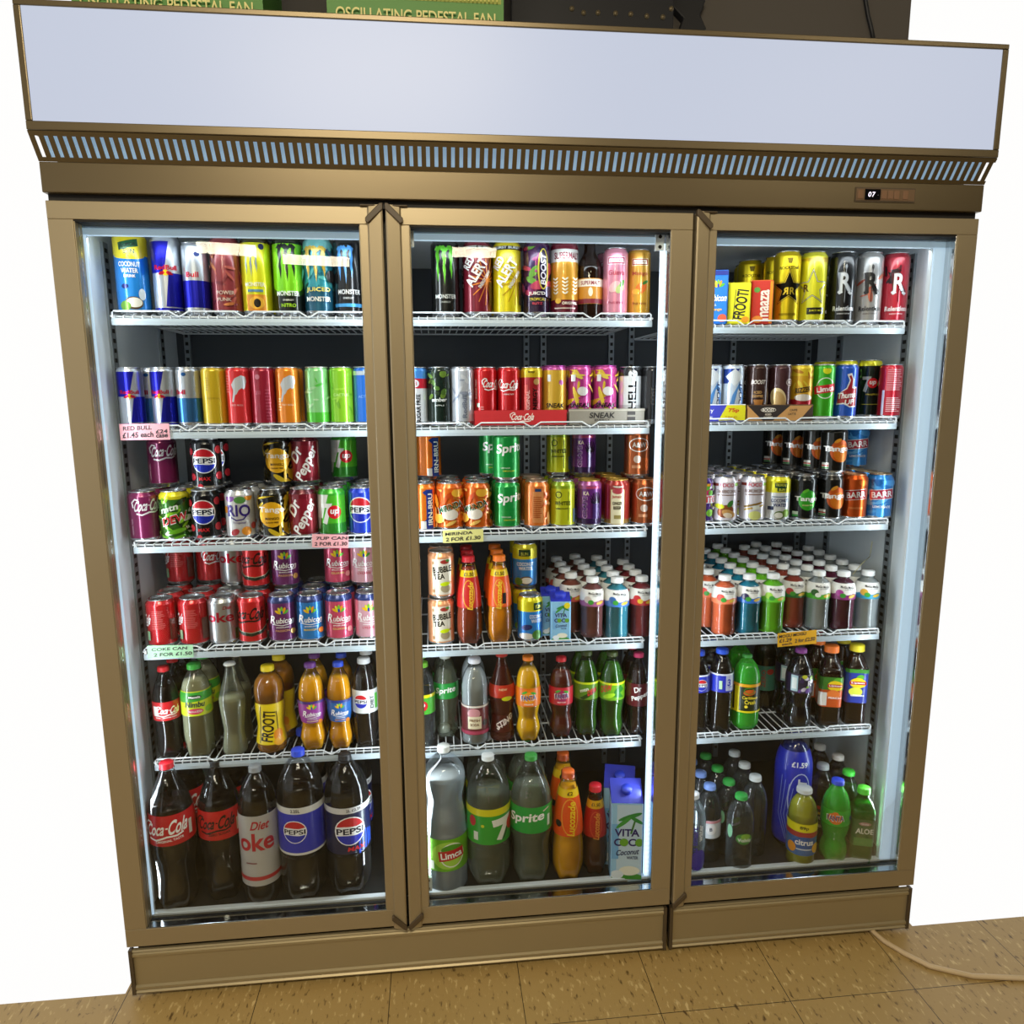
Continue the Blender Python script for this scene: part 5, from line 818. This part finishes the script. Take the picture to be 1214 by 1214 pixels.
# thermostat on the header
c = MB(); x0, z1 = at(1014, 222, -.002); x1 = x0+.135; z0 = z1-.029
c.box(x0, x1, -.004, .0, z0, z1, CAPD); c.box(x0+.002, x1-.002, -.0052, -.003, z0+.003, z1-.003, pmat('brown_keypad', '#6a5238', rough=.45))
th = fpart(c, 'thermostat')
def kid(mb, n, b=0): mb.v = [(x-FO.x, y-FO.y, z-FO.z) for x, y, z in mb.v]; return mb.obj(n, th, b)
c = MB(); c.box(x0+.0205, x0+.055, -.0066, -.005, z0+.004, z1-.004, pmat('black_screen', '#06060c', rough=.1))
for du, ch in ((.031, '0'), (.0395, '7')):
    pts, fs, _ = T(ch, 0, 0, .68, 1.0, '#fff', shear=.15, bold=.02)
    c.add([(x0+du+p[0]/100, -.0068, (z0+z1)/2+p[1]/100) for p in pts], fs, pmat('lit_digits', '#f0ecff', emis='#e8e2ff', es=1.0))
c.box(x0+.049, x0+.0502, -.0068, -.0060, z0+.0125, z0+.0137, pmat('dim_dot', '#8a9aa8'))
kid(c, 'display')
for dx in (.011, .064, .078, .092, .112):
    c = MB(); c.box(x0+dx-.006, x0+dx+.006, -.0066, -.005, z0+.006, z1-.006, pmat('keypad_button', '#7c5c42' if dx < .02 else '#5c5238', rough=.5)); kid(c, 'button', .0008)

# ------------------------------------------------------------------ wire shelves
SHELVES = {}
def shelf(door, name, x0, x1, z):
    """wire deck at z (cans stand on it), price strip and looped front guard"""
    e = empty('wire_shelf', ((x0+x1)/2, .32, z)); o = Vector(e.location)
    tag(e, f'white wire shelf, {name} one behind the {door} door', 'shelf', 'white wire shelves in the drinks fridge')
    def fin(mb, n): mb.v = [(x-o.x, y-o.y, zz-o.z) for x, y, zz in mb.v]; return mb.obj(n, e)
    g = MB(); yf, yb = .120, .575; r = .0016
    n = int((x1-x0)/.0192)
    for i in range(n+1):
        x = x0+.006+(x1-x0-.012)*i/n
        g.tube([(x, yf-.001, z-.010), (x, yf-.0005, z-.004), (x, yf+.004, z-r), (x, yb, z-r)], r, WIRE, n=5)
    for y in (yf+.004, .24, .41, yb): g.tube([(x0, y, z-.0050), (x1, y, z-.0050)], .0022, WIRE, n=6)
    for x in (x0, x1): g.tube([(x, yf, z-.0035), (x, yb, z-.0035)], .0028, WIRE, n=6)
    fin(g, 'wire_deck')
    s = MB(); s.prism([(yf-.0035, z-.0225), (yf-.0005, z-.0225), (yf-.0005, z-.0085), (yf-.0035, z-.0085), (yf-.0045, z-.0155)], 'x', x0+.001, x1-.001, STRIP); fin(s, 'price_strip')
    gd = MB(); P_ = [(x0+.004, yf-.0035, z-.009), (x0+.004, yf-.0035, z+.004)]
    k = max(1, round((x1-x0)/.143)); w = (x1-x0-.008)/k
    for i in range(k):
        a = x0+.004+i*w
        P_ += [(a+(.003 if i == 0 else .020), yf-.0035, z+.0065), (a+w-(.003 if i == k-1 else .020), yf-.0035, z+.0065)]
        if i < k-1: P_ += [(a+w-.003, yf-.0035, z-.0045), (a+w+.003, yf-.0035, z-.0045)]
    P_ += [(x1-.004, yf-.0035, z+.004), (x1-.004, yf-.0035, z-.009)]
    gd.tube(P_, .0019, WIRE, n=6); fin(gd, 'front_guard')
    SHELVES[(door, name)] = z
BX = {'left': (-.592, -.036), 'middle': (.036, .604), 'right': (.676, 1.205)}
BXS = {'left': (-.585, -.036), 'middle': (.036, .590), 'right': (.676, 1.204)}
ZS = {'top': (1.546, 1.546, 1.532), 'second': (1.305, 1.304, 1.308), 'third': (1.051, 1.058, 1.060), 'fourth': (.801, .779, .776), 'fifth': (.527, .520, .517)}
for nm, zz in ZS.items():
    for dr, z in zip(('left', 'middle', 'right'), zz): shelf(dr, nm, *BXS[dr], z)

# ------------------------------------------------------------------ stocking the fridge
BUILT = {}
YF = .1235
ITEMS = []
ORD = ['front', 'second', 'third', 'fourth', 'fifth', 'sixth']
def row(door, name, entries, h0=None):
    z = SHELVES.get((door, name), FL)
    for e in entries:
        key, px = e[0], e[1]; o = e[2] if len(e) > 2 else {}
        d = DES[key]; r = d['r']; r_y = d['dp']/2 if d['t'] == 'carton' else r
        lift = o.get('lift', 0); yb_ = YF if name != 'floor' else .0465
        y0 = o['y']+YF-.0745 if 'y' in o else yb_+r_y+o.get('yo', 0)
        n = o.get('n', 1)
        for k in range(n):
            y = y0+k*(2*r_y+.0015)
            if k == 0: x = xat(px, y, z+lift+d['h']/2)
            else: x = x_first + k*o.get('dx', 0)
            if k == 0: x_first = x
            ITEMS.append(dict(key=key, door=door, shelf=name, x=x, y=y, z=z+lift, r=r, ry=r_y, level=1 if lift > 0 else 0, k=k, n=n, lab=o.get('lab'), col=(key, px), spin=o.get('spin', 0)+(random.uniform(-.5, .5) if k else 0), up=lift > 0, d=d))
Y = dict
row('left', 'top', [('coconut_big', 157), ('energy_quad_tall', 199), ('energy_silver_mid', 233), ('maroon_fruit', 270), ('claw_yellow', 303, Y(n=2)), ('claw_green', 342, Y(n=2)), ('claw_teal', 378), ('claw_blue', 413)])
row('middle', 'top', [('claw_dark', 528, Y(n=2)), ('alert_maroon', 566, Y(n=2)), ('alert_yellow', 601, Y(n=2)), ('juice_purple', 636), ('malt_can', 670), ('malt_bottle', 700, Y(yo=.01)), ('guava', 727, Y(n=2)), ('mango_can', 757, Y(yo=.016))])
row('right', 'top', [('still_blue', 846), ('frooti_box', 875), ('maaza_box', 902), ('star_gold', 932, Y(n=3)), ('star_gold', 905, Y(y=.20, lab='gold starred can behind the red carton')), ('star_gold', 888, Y(y=.27, lab='gold starred can deep behind the small yellow carton')),
    ('star_yellow', 963, Y(n=2)), ('goth_black', 998, Y(n=2)), ('goth_silver', 1029), ('goth_red', 1060)])
row('left', 'second', [('energy_quad', 156, Y(spin=.1, lab='blue and silver slim can, leftmost above the pink note')), ('energy_silver', 181, Y(yo=.045, lab='silver slim can set back between two blue and silver ones')), ('energy_quad', 200, Y(spin=-.2, lab='blue and silver slim can beside the pale blue-footed one')), ('energy_silver', 225, Y(n=2)),
    ('energy_yellow', 253, Y(n=2)), ('energy_red', 282, Y(n=2)), ('energy_crimson', 311, Y(n=2)), ('energy_orange', 342, Y(n=2)), ('energy_pale_green', 378), ('energy_lime', 405, Y(n=2)), ('energy_blue_slim', 432)])
row('middle', 'second', [('sugarfree', 495), ('amber_dark', 521, Y(n=2)), ('energy_white', 547, Y(n=2)), ('cola_slim', 575, Y(n=2, yo=.004)), ('cola_slim_front', 604, Y(n=2, yo=.004)), ('oranginal', 631, Y(yo=.004)), ('sneak_yellow', 656, Y(n=2, yo=.004)),
    ('sneak_pink', 687, Y(n=2, yo=.004, lab='x')), ('sneak_pink', 717, Y(n=2, yo=.004, lab='x')), ('hell', 747), ('dark_slim', 772)])
row('right', 'second', [('boost_white', 842, Y(yo=.004, lab='white slim can with blue swoosh, cut by the door stile')), ('boost_white', 868, Y(yo=.004, lab='white slim can with blue swoosh, next to brown coffee can')), ('boost_coffee', 897, Y(n=2, yo=.004)), ('boost_latte', 924, Y(n=2, yo=.004)), ('razer', 950, Y(n=2, yo=.004)),
    ('limca_can', 975, Y(n=2)), ('thumb', 1002), ('sevenup_dark', 1028, Y(yo=.055, lab='dark green slim can with yellow top beside blue thumb can')), ('sevenup_dark', 1004, Y(yo=.075, lab='yellow-topped dark can right behind the blue thumb can')), ('sevenup_dark', 978, Y(yo=.120, lab='yellow-topped dark can behind the green red-bannered can')), ('red_back', 1055)])
L1 = .1155
row('left', 'third', [('cherry_cola', 170, Y(n=3, spin=.15)), ('dew', 208, Y(n=3)), ('pepsi_max', 244, Y(n=3)), ('rio', 285, Y(n=3)), ('tango_mango', 324, Y(n=3)), ('pepper', 360, Y(n=3)), ('sevenup', 394, Y(n=3)), ('pepsi_blue', 430, Y(n=3)),
    ('cherry_cola', 193, Y(lift=L1, y=.175)), ('pepsi_max', 245, Y(lift=L1, n=2, lab='up')), ('tango_mango', 330, Y(lift=L1, y=.185)), ('pepper', 362, Y(lift=L1, y=.175)), ('sevenup', 408, Y(lift=L1, y=.245))])
row('middle', 'third', [('irnbru', 501, Y(n=3)), ('mirinda', 533, Y(n=3, lab='orange swirl can, left one of the front pair')), ('mirinda', 566, Y(n=3, lab='orange swirl can, right one of the front pair', spin=-.25)), ('sprite_can', 601, Y(n=3)), ('orange_plain', 636, Y(n=3)), ('whites', 667, Y(n=3)), ('grape_can', 698, Y(n=3)), ('gingerbeer', 731, Y(n=3)), ('rootbeer', 763, Y(n=3)),
    ('irnbru', 508, Y(lift=L1, y=.175)), ('sprite_can', 600, Y(lift=L1)), ('sprite_can', 583, Y(lift=L1, y=.20, lab='green can set back in the upper layer, half hidden')), ('whites', 662, Y(lift=L1, y=.20)), ('grape_can', 692, Y(lift=L1, y=.175)), ('rootbeer', 755, Y(lift=L1, y=.125))])
row('right', 'third', [('vimto', 830, Y(n=5)), ('tamarind', 859, Y(n=5)), ('sugarcane', 892, Y(n=5)), ('coconut_yellow', 921, Y(n=5)), ('tango_apple', 952, Y(n=5)), ('tango_orange', 984, Y(n=5)), ('barr_orange', 1012, Y(n=3)), ('barr_blue', 1042, Y(n=3)),
    ('tango_orange', 988, Y(lift=L1, lab='black can with orange disc, upper layer at the front')), ('tango_orange', 966, Y(lift=L1, y=.172, lab='black can with orange disc, second from right in upper layer')), ('tango_orange', 941, Y(lift=L1, y=.238, lab='black can with orange disc, third from right in upper layer')), ('tango_orange', 918, Y(lift=L1, y=.304, lab='black can with orange disc, deepest in the upper layer')), ('barr_blue', 1014, Y(lift=L1, y=.23))])
row('left', 'fourth', [('cola_red', 192, Y(n=3, lab='red cola can with small print, above the green note')), ('cola_red', 230, Y(n=3, lab='red cola can with small print, beside the silver can')), ('diet', 265, Y(n=3)), ('cola_zero', 299, Y(n=3)), ('rub_purple', 335, Y(n=3)), ('rub_blue', 368, Y(n=3)), ('rub_pink', 402, Y(n=3)), ('rub_pale', 437, Y(n=3)),
    ('cola_red', 213, Y(lift=L1, y=.240, lab='red small-print can in the upper layer, leftmost')), ('cola_red', 249, Y(lift=L1, y=.245, spin=2, lab='red can in the upper layer beside the silver one')), ('diet', 277, Y(lift=L1, y=.215)), ('cola_zero', 303, Y(lift=L1, y=.175)), ('rub_purple', 338, Y(lift=L1, y=.175)), ('rub_pink', 400, Y(lift=L1, y=.185)), ('rub_pale', 431, Y(lift=L1, y=.175))])
row('middle', 'fourth', [('bubble_tea', 523, Y(n=2)), ('bubble_tea', 523, Y(lift=.1155, n=2)), ('luco_red', 556, Y(n=3)), ('luco_orange', 592, Y(n=3)), ('coconut_low', 634), ('coconut_tall', 622, Y(y=.178, n=2)), ('coconut_tall', 622, Y(y=.178, lift=.1155, n=2)), ('vita_small', 664), ('vita_small', 652, Y(yo=.05, lab='small coconut water carton behind the front one')),
    ('mogu_rose', 678, Y(yo=.060, n=4)), ('mogu_pink', 702, Y(n=5, yo=.012)), ('mogu_teal', 731, Y(n=5)), ('mogu_red', 760, Y(n=4, yo=.006))])
row('right', 'fourth', [('mogu_peach', 838, Y(yo=.066, n=4, lab='orange jelly drink bottle set back at the door stile')), ('mogu_peach', 858, Y(lab='orange jelly drink bottle at the front left')), ('mogu_blue', 887, Y(n=7)), ('mogu_green', 915, Y(n=7)), ('mogu_melon', 943, Y(yo=.03, n=6)), ('mogu_coco', 968, Y(yo=.012, n=7)), ('mogu_grape', 997, Y(n=7)), ('mogu_pina', 1027, Y(n=6))])
row('left', 'fifth', [('cola5', 198, Y(n=3)), ('nimbu', 234, Y(n=2)), ('glass_clear', 276, Y(n=2)), ('frooti', 320, Y(n=2, dx=.012)), ('rub5_purple', 370, Y(n=2)), ('rub5_blue', 403, Y(n=2)), ('diet_pepsi', 433, Y(n=2))])
row('middle', 'fifth', [('sevenup5', 501, Y(n=2)), ('sprite5', 527, Y(yo=.045, n=2)), ('palm_soda', 563, Y(n=2)), ('sting', 595, Y(yo=.01)), ('fanta5', 626), ('fanta_red5', 665, Y(yo=.01)), ('dew5', 695, Y(yo=.012, n=2)), ('dew5b', 725, Y(n=2)), ('pepper5', 756, Y(n=2))])
row('right', 'fifth', [('pepsi5', 828, Y(n=2)), ('pepsi5b', 853, Y(n=2)), ('carib', 884), ('carib', 876, Y(yo=.10, lab='bright green soda bottle in the second row')), ('zero_dark', 910, Y(yo=.11)), ('ribena', 947, Y(n=2)), ('tea_mango', 966, Y(yo=.11)), ('tea_peach', 983, Y(n=2)), ('tea_lemon', 1013, Y(n=2))])
row('left', 'floor', [('cola2', 205, Y(n=2)), ('cola2z', 262, Y(yo=.03, n=2)), ('diet2', 313, Y(yo=.005)), ('pepsi2', 354, Y(yo=.0, n=2)), ('pepsimax2', 411, Y(yo=.006, n=2))])
row('middle', 'floor', [('limca2', 530, Y(n=2)), ('sevenup2', 580, Y(n=2, yo=.004)), ('sprite2', 630, Y(n=2, yo=.004)), ('luco_big', 672, Y(yo=.012)), ('luco_big', 667, Y(yo=.105, lab='tall orange energy bottle standing behind its twin')), ('luco_red_low', 704, Y(yo=.03)), ('vita_big', 741, Y(n=2))])
row('right', 'floor', [('smart', 820), ('spring_blue', 841, Y(yo=.05, n=3)), ('spring_green', 877, Y(n=4, dx=-.006)), ('spring_white', 893, Y(yo=.06, n=3)), ('boost_big', 940, Y(yo=.075)), ('citrus', 951), ('grey_cap_back', 972, Y(yo=.085)), ('white_cap_back', 989, Y(yo=.13)), ('white_cap_back', 975, Y(yo=.17, lab='dark white-capped bottle deepest in the back row')), ('fanta_green', 990, Y(yo=.002)), ('green_cap_back', 1003, Y(yo=.065)), ('aloe', 1021)])

# settle neighbours so that nothing interpenetrates
groups = {}
for it in ITEMS: groups.setdefault((it['door'], it['shelf'], it['level']), []).append(it)
for it in ITEMS: it['x0'], it['y0'] = it['x'], it['y']
def hgt(a): return (a['z'], a['z']+a['d']['h'])
for (dr, sh, lv), g in groups.items():
    allr = [i for i in ITEMS if i['door'] == dr and i['shelf'] == sh]
    for _ in range(220):
        moved = False
        for i, a in enumerate(allr):
            for b in allr[i+1:]:
                (a0, a1), (b0, b1) = hgt(a), hgt(b)
                if a1 <= b0+.001 or b1 <= a0+.001: continue
                if a['d']['t'] == 'carton' or b['d']['t'] == 'carton':
                    dx = b['x']-a['x']; dy = b['y']-a['y']; ox = a['r']+b['r']+.0008-abs(dx); oy = a['ry']+b['ry']+.0008-abs(dy)
                    if ox > 0 and oy > 0:
                        moved = True
                        if ox < oy or abs(dy) < .01: s = ox/2*(1 if dx >= 0 else -1); a['x'] -= s; b['x'] += s
                        else: s = oy*(1 if dy >= 0 else -1); (b if dy >= 0 else a)['y'] += abs(s)
                    continue
                dx = b['x']-a['x']; dy = b['y']-a['y']; dd = math.hypot(dx, dy) or 1e-6; m_ = a['r']+b['r']+.0006
                if dd < m_-1e-5:
                    moved = True; s = (m_-dd)/2; ux, uy = dx/dd, dy/dd
                    a['x'] -= ux*s; b['x'] += ux*s
                    if dy >= 0: b['y'] += abs(uy)*s*2
                    else: a['y'] += abs(uy)*s*2
            lo, hi = BX[dr]
            lo2 = -.602 if dr == 'left' else lo-.05; hi2 = 1.240 if dr == 'right' else hi+.035
            a['x'] = min(max(a['x'], lo2+a['r']), hi2-a['r']); a['y'] = max(a['y'], (YF if sh != 'floor' else .0465)+a['ry'])
        if not moved: break
ITEMS = [i for i in ITEMS if i['y'] < .585-i['ry']]
for i in ITEMS:
    if i['k'] == 0 and abs(i['x']-i['x0']) > .006: print('MOVED', i['key'], i['shelf'], round(i['x']-i['x0'], 3), round(i['y']-i['y0'], 3))

def plural(s):
    for a, b in ((' can', ' cans'), (' bottle', ' bottles'), (' carton', ' cartons')):
        k = s.find(a)
        if k >= 0: return s[:k]+b+s[k+len(a):]
    return s+'s'
used = {}
count = {}
for i in ITEMS: count[i['key']] = count.get(i['key'], 0)+1
LABX = {('sneak_pink', 687): 'pink streaked slim can, left of the pair', ('sneak_pink', 717): 'pink streaked slim can, right of the pair'}
for it in ITEMS:
    key, d = it['key'], it['d']
    if key not in BUILT: BUILT[key] = {'can': build_can, 'bottle': build_bottle, 'carton': build_carton}[d['t']](d)
    face = -math.atan2(it['x']-CAMP.x, it['y']-CAMP.y)*.55 if it['k'] == 0 else 0
    e = empty(d['noun'], (it['x'], it['y'], it['z']), face+it['spin']+d['spin'])
    sh = 'cabinet floor' if it['shelf'] == 'floor' else it['shelf']+' shelf'
    lab = LABX.get(it['col']) or (it['lab'] if it['lab'] not in (None, 'x', 'up') else None) or d['look']
    if it['up'] and not it['lab']: lab += ', upper layer'
    if it['lab'] == 'up': lab = 'upper '+lab
    if it['k'] == 0 and it['n'] > 1 and not it['up'] and it['lab'] is None and it['col'] not in LABX: lab += ', front row'
    if it['k'] > 0: lab += f", {ORD[min(it['k'],5)]} row back" if it['k'] < 6 else ', deepest row'
    if it['shelf'] not in lab and len(lab.split()) < 14 and (count[key] > 1 or True):
        tail = f", {sh}"
        if len((lab+tail).split()) <= 13: tail += f" behind {it['door']} door"
        lab += tail
    if lab in used: print('DUPLABEL', lab)
    used[lab] = 1
    if len(lab.split()) > 16: print('LONG', len(lab.split()), lab)
    tag(e, lab, d['cat'], (plural(d['look'])+f", {sh}") if count[key] > 1 else None)
    for nme, me in BUILT[key]: newobj(nme, me, e)
print('ITEMS', len(ITEMS))

# ------------------------------------------------------------------ printed trays
def tray(px0, px1, door, name, h, colr, art, label, yb=.125, top=None):
    z = SHELVES[(door, name)]; x0 = xat(px0, .122, z+h/2); x1 = xat(px1, .122, z+h/2); w = x1-x0
    mb = MB(); m_ = ink(colr, 'card'); t = .0012; y0 = .1195
    mb.box(-w/2, w/2, 0, t, 0.0005, h, m_); mb.box(-w/2, w/2, yb, yb+t, .0005, h*.9, m_); mb.box(-w/2, -w/2+t, 0, yb, .0005, h*.8, m_); mb.box(w/2-t, w/2, 0, yb, .0005, h*.8, m_); mb.box(-w/2, w/2, 0, yb, .0001, .0009, m_)
    put_art(mb, art(w*100, h*100), lambda u, v, e: (u/100, -e, v/100), 'card', step=None)
    o = newobj('cardboard_tray', mb.mesh('cardboard_tray')); o.location = ((x0+x1)/2, y0, z); tag(o, label, 'tray')
tray(562, 672, 'middle', 'second', .034, '#c4202a', lambda w, h: cola(w*.02, h*.56, 5.6, '#f2e8e4', h=1.6), 'red cardboard tray with white script holding slim cola cans')
tray(674, 764, 'middle', 'second', .036, '#8f8a80', lambda w, h: [R(0, h*.9, w, .25, '#b8b2a4'), T('SNEAK', -w*.06, h*.58, 6.0, 1.3, '#18161a', bold=.07, shear=.15), T('ENERGY', -w*.06, h*.28, 3.6, .5, '#2c2828'), R(w*.32, h*.7, 1.9, .8, '#3a3634'), R(w*.32, h*.35, 1.9, .8, '#3a3634')], 'grey cardboard tray with black lettering under streaked slim cans')
tray(822, 883, 'right', 'second', .040, '#3a40b0', lambda w, h: [P([(-w*.02, .2), (w*.5, .2), (w*.5, h*.95), (w*.14, h*.95)], '#d8d21c'), R(0, h*.97, w, .2, '#e4e6f0'), T('ENERGY', -w*.30, h*.58, 4.6, .9, '#f0f2fa', bold=.05, shear=.2), T('ORIGINAL', -w*.24, h*.25, 2.8, .5, '#e0e2f0'), T('75p', w*.27, h*.62, 2.6, 1.1, '#c82c1c', bold=.05), T('2 for £1', w*.22, h*.25, 2.8, .5, '#b8801c')], 'blue and yellow cardboard tray marked 75p')
tray(885, 963, 'right', 'second', .038, '#c8965a', lambda w, h: [P([(-w*.5, h*.98), (w*.16, h*.98), (-w*.10, .1), (-w*.26, .1)], '#2c2220'), P([(w*.30, .1), (w*.5, h*.98), (w*.5, .1)], '#3c2c26'), R(0, h*.97, w, .2, '#4a382c'), RG(-w*.18, h*.68, 1.9, .55, .1, '#e8e0d4'), T('BOOST', -w*.18, h*.68, 3.0, .75, '#f2ece6', bold=.06, shear=.15), T('ICED', -w*.18, h*.40, 1.5, .42, '#e8dccc'), T('COFFEE', -w*.18, h*.22, 2.2, .42, '#e8dccc'), T('CAFFE', w*.20, h*.66, 1.9, .5, '#3c2c20'), T('LATTE', w*.18, h*.42, 1.9, .5, '#3c2c20')], 'tan and brown cardboard tray holding iced coffee cans')

# ------------------------------------------------------------------ handwritten price notes
def note(px0, px1, py, door, name, colr, lines, label, hgt_=.030, rot=0, inkc='#2a2a30'):
    z = SHELVES[(door, name)]; zc = at((px0+px1)/2, py, .113)[1]
    x0 = xat(px0, .113, zc); x1 = xat(px1, .113, zc); w = (x1-x0)*100; h = hgt_*100
    mb = MB(); mb.box(-w/200, w/200, -.0003, .0003, -h/200, h/200, pmat('note_'+colr, colr, rough=.8))
    art = []
    for (t, u, v, tw, th) in lines: art.append(T(t, u*w, v*h, tw*w, th*h, inkc, shear=.12, bold=.03, rot=2))
    put_art(mb, art, lambda u, v, e: (u/100, -.0003-e, v/100), 'card', step=None)
    o = newobj('price_note', mb.mesh('price_note')); o.location = ((x0+x1)/2, .1135, zc); o.rotation_euler = (0, rot, 0); tag(o, label, 'note')
note(142, 201, 512, 'left', 'second', '#e8a8b4', [('RED BULL', -.14, .24, .58, .26), ('£1.45 each', -.14, -.18, .62, .34), ('£24', .34, .02, .24, .24), ('case', .34, -.26, .24, .2)], 'pink handwritten price note at the left end of the second shelf', .035)
note(370, 413, 641.5, 'left', 'third', '#eaa9b2', [('7UP CAN', .04, .22, .86, .24), ('2 FOR £1.30', .02, -.2, .9, .28)], 'pink handwritten price note below the green cans', .031, rot=.05)
note(175, 229, 772.5, 'left', 'fourth', '#a9d8b0', [('COKE CAN', -.02, .22, .78, .24), ('2 FOR £1.50', .05, -.2, .84, .28)], 'green handwritten price note on the fourth shelf edge', .030, rot=.02)
note(525, 573, 635.5, 'middle', 'third', '#dcd98a', [('MIRINDA', -.1, .22, .68, .24), ('2 FOR £1.30', 0, -.2, .86, .30)], 'yellow handwritten price note under the orange swirl cans', .030, rot=-.01)
note(922, 968, 757, 'right', 'fourth', '#f0b41c', [('MOGU MOGU', -.12, .28, .70, .22), ('£1.29', -.3, -.05, .32, .26), ('each', -.26, -.32, .26, .18), ('2 for £2.50', .2, -.14, .52, .28)], 'amber handwritten price note below the jelly drink bottles', .036, rot=-.05)

# ------------------------------------------------------------------ on top of the fridge and beside it
def fanbox(x0, x1, y0, label):
    z0 = 2.0745; w = (x1-x0)*100
    mb = MB(); mb.box(-w/200, w/200, 0, .22, 0, .50, ink('#4f8438', 'card'))
    rr = random.Random(3)
    art = [R(0, 11.6, w-1, 5.6, '#8f9a34')]+[R(-w*.46+i*w*.92/40, 11.6, .25, 5.4, '#c8c05a') for i in range(41)]+[R(0, 1.8, w, 2.6, '#3f7a34')]
    art += [T('OSCILLATING PEDESTAL FAN', 0, 5.6, w*.90, 2.3, '#d8cf86', bold=.01)]
    put_art(mb, art, lambda u, v, e: (u/100, -e, v/100), 'card', step=None)
    o = newobj('fan_box', mb.mesh('fan_box')); o.location = ((x0+x1)/2, y0, z0); tag(o, label, 'box', 'fan boxes on top of the fridge')
fanbox(-.592, -.230, .095, 'green pedestal fan box on the fridge top, farther left')
fanbox(-.105, .252, .095, 'green pedestal fan box on the fridge top, beside dark rack')
mb = MB(); xa, za = at(606, 12, .5); xb, zb = at(812, 12, .5)
mb.box(0, xb-xa-.03, 0, .02, -.30, .22, pmat('dark_steel', '#1e1f24', rough=.5, metal=.3)); mb.box(.0, xb-xa-.08, .02, .10, -.36, -.34, pmat('dark_steel', '#1e1f24'))
rack = mb.obj('steel_rack', bevel=.002); rack.location = (xa, .5, za); tag(rack, 'dark riveted steel rack standing behind the canopy top', 'rack')
mb2 = MB(); mb2.box(.02, .05, .0, .02, 2.0745-za, -.30, pmat('dark_steel', '#1e1f24')); mb2.box(xb-xa-.10, xb-xa-.07, 0, .02, 2.0745-za, -.30, pmat('dark_steel', '#1e1f24')); o = mb2.obj('leg', rack)
for px, py in ((678, 10), (692, 15), (709, 15), (730, 15.5), (748, 16.5), (767, 19), (786, 20), (796, 10)):
    x, z = at(px, py, .498); r_ = MB(); r_.lathe([(.0068, 0), (.0060, .0025), (.0001, .004)], pmat('dull_rivet', '#7c7058', metal=.6, rough=.5), n=12)
    r_.v = [(x_+x-xa, -z_-.0005, y_+z-za) for x_, y_, z_ in r_.v]; r_.obj('rivet', rack)
mb = MB(); xc, zc = at(819, 6, .70)
mb.prism([(-.05, .06), (-.015, .10), (.01, .05), (.055, .03), (.04, -.01), (.06, -.045), (.03, -.09), (-.02, -.05), (-.01, -.02), (-.045, .01)], 'y', 0, .03, pmat('black_clip', '#1a1b20', rough=.5))
o = mb.obj('wall_clip', bevel=.003); o.location = (xc, .73, zc); tag(o, 'black plastic clip fixed to the dark wall above the canopy', 'clip')
mb = MB(); pts = []
for px, py in ((1022, -60), (1024, -20), (1026, 0), (1029, 18), (1033, 34), (1038, 60)):
    x, z = at(px, py, .752); pts.append((x, .752, z))
mb.tube(pts, .006, pmat('black_cable', '#17181c', rough=.5), n=8); o = mb.obj('wall_cable'); tag(o, 'thin black cable running down the wall above the fridge', 'cable')
mb = MB(); mb.tube([(1.168, .06, .012), (1.178, .015, .008), (1.19, -.03, .0065), (1.215, -.075, .0062), (1.25, -.12, .0062), (1.33, -.16, .0062), (1.45, -.18, .0062)], .006, pmat('pale_cable', '#c8b088', rough=.5), n=8)
o = mb.obj('power_cable'); tag(o, 'pale power cable lying on the floor under the plinth end', 'cable')

mb = MB(); pts = [(*[at(px, py, .20)[0]], .20, at(px, py, .20)[1]) for px, py in ((1034, 642), (1032, 655), (1031, 660), (1022, 668), (1011, 681))]
mb.tube(pts, .0011, pmat('cream_tie', '#cfc9a0', rough=.5), n=5); o = mb.obj('cable_tie'); tag(o, 'thin cream cable tie hanging beside the clear jelly drink bottles', 'cable tie')
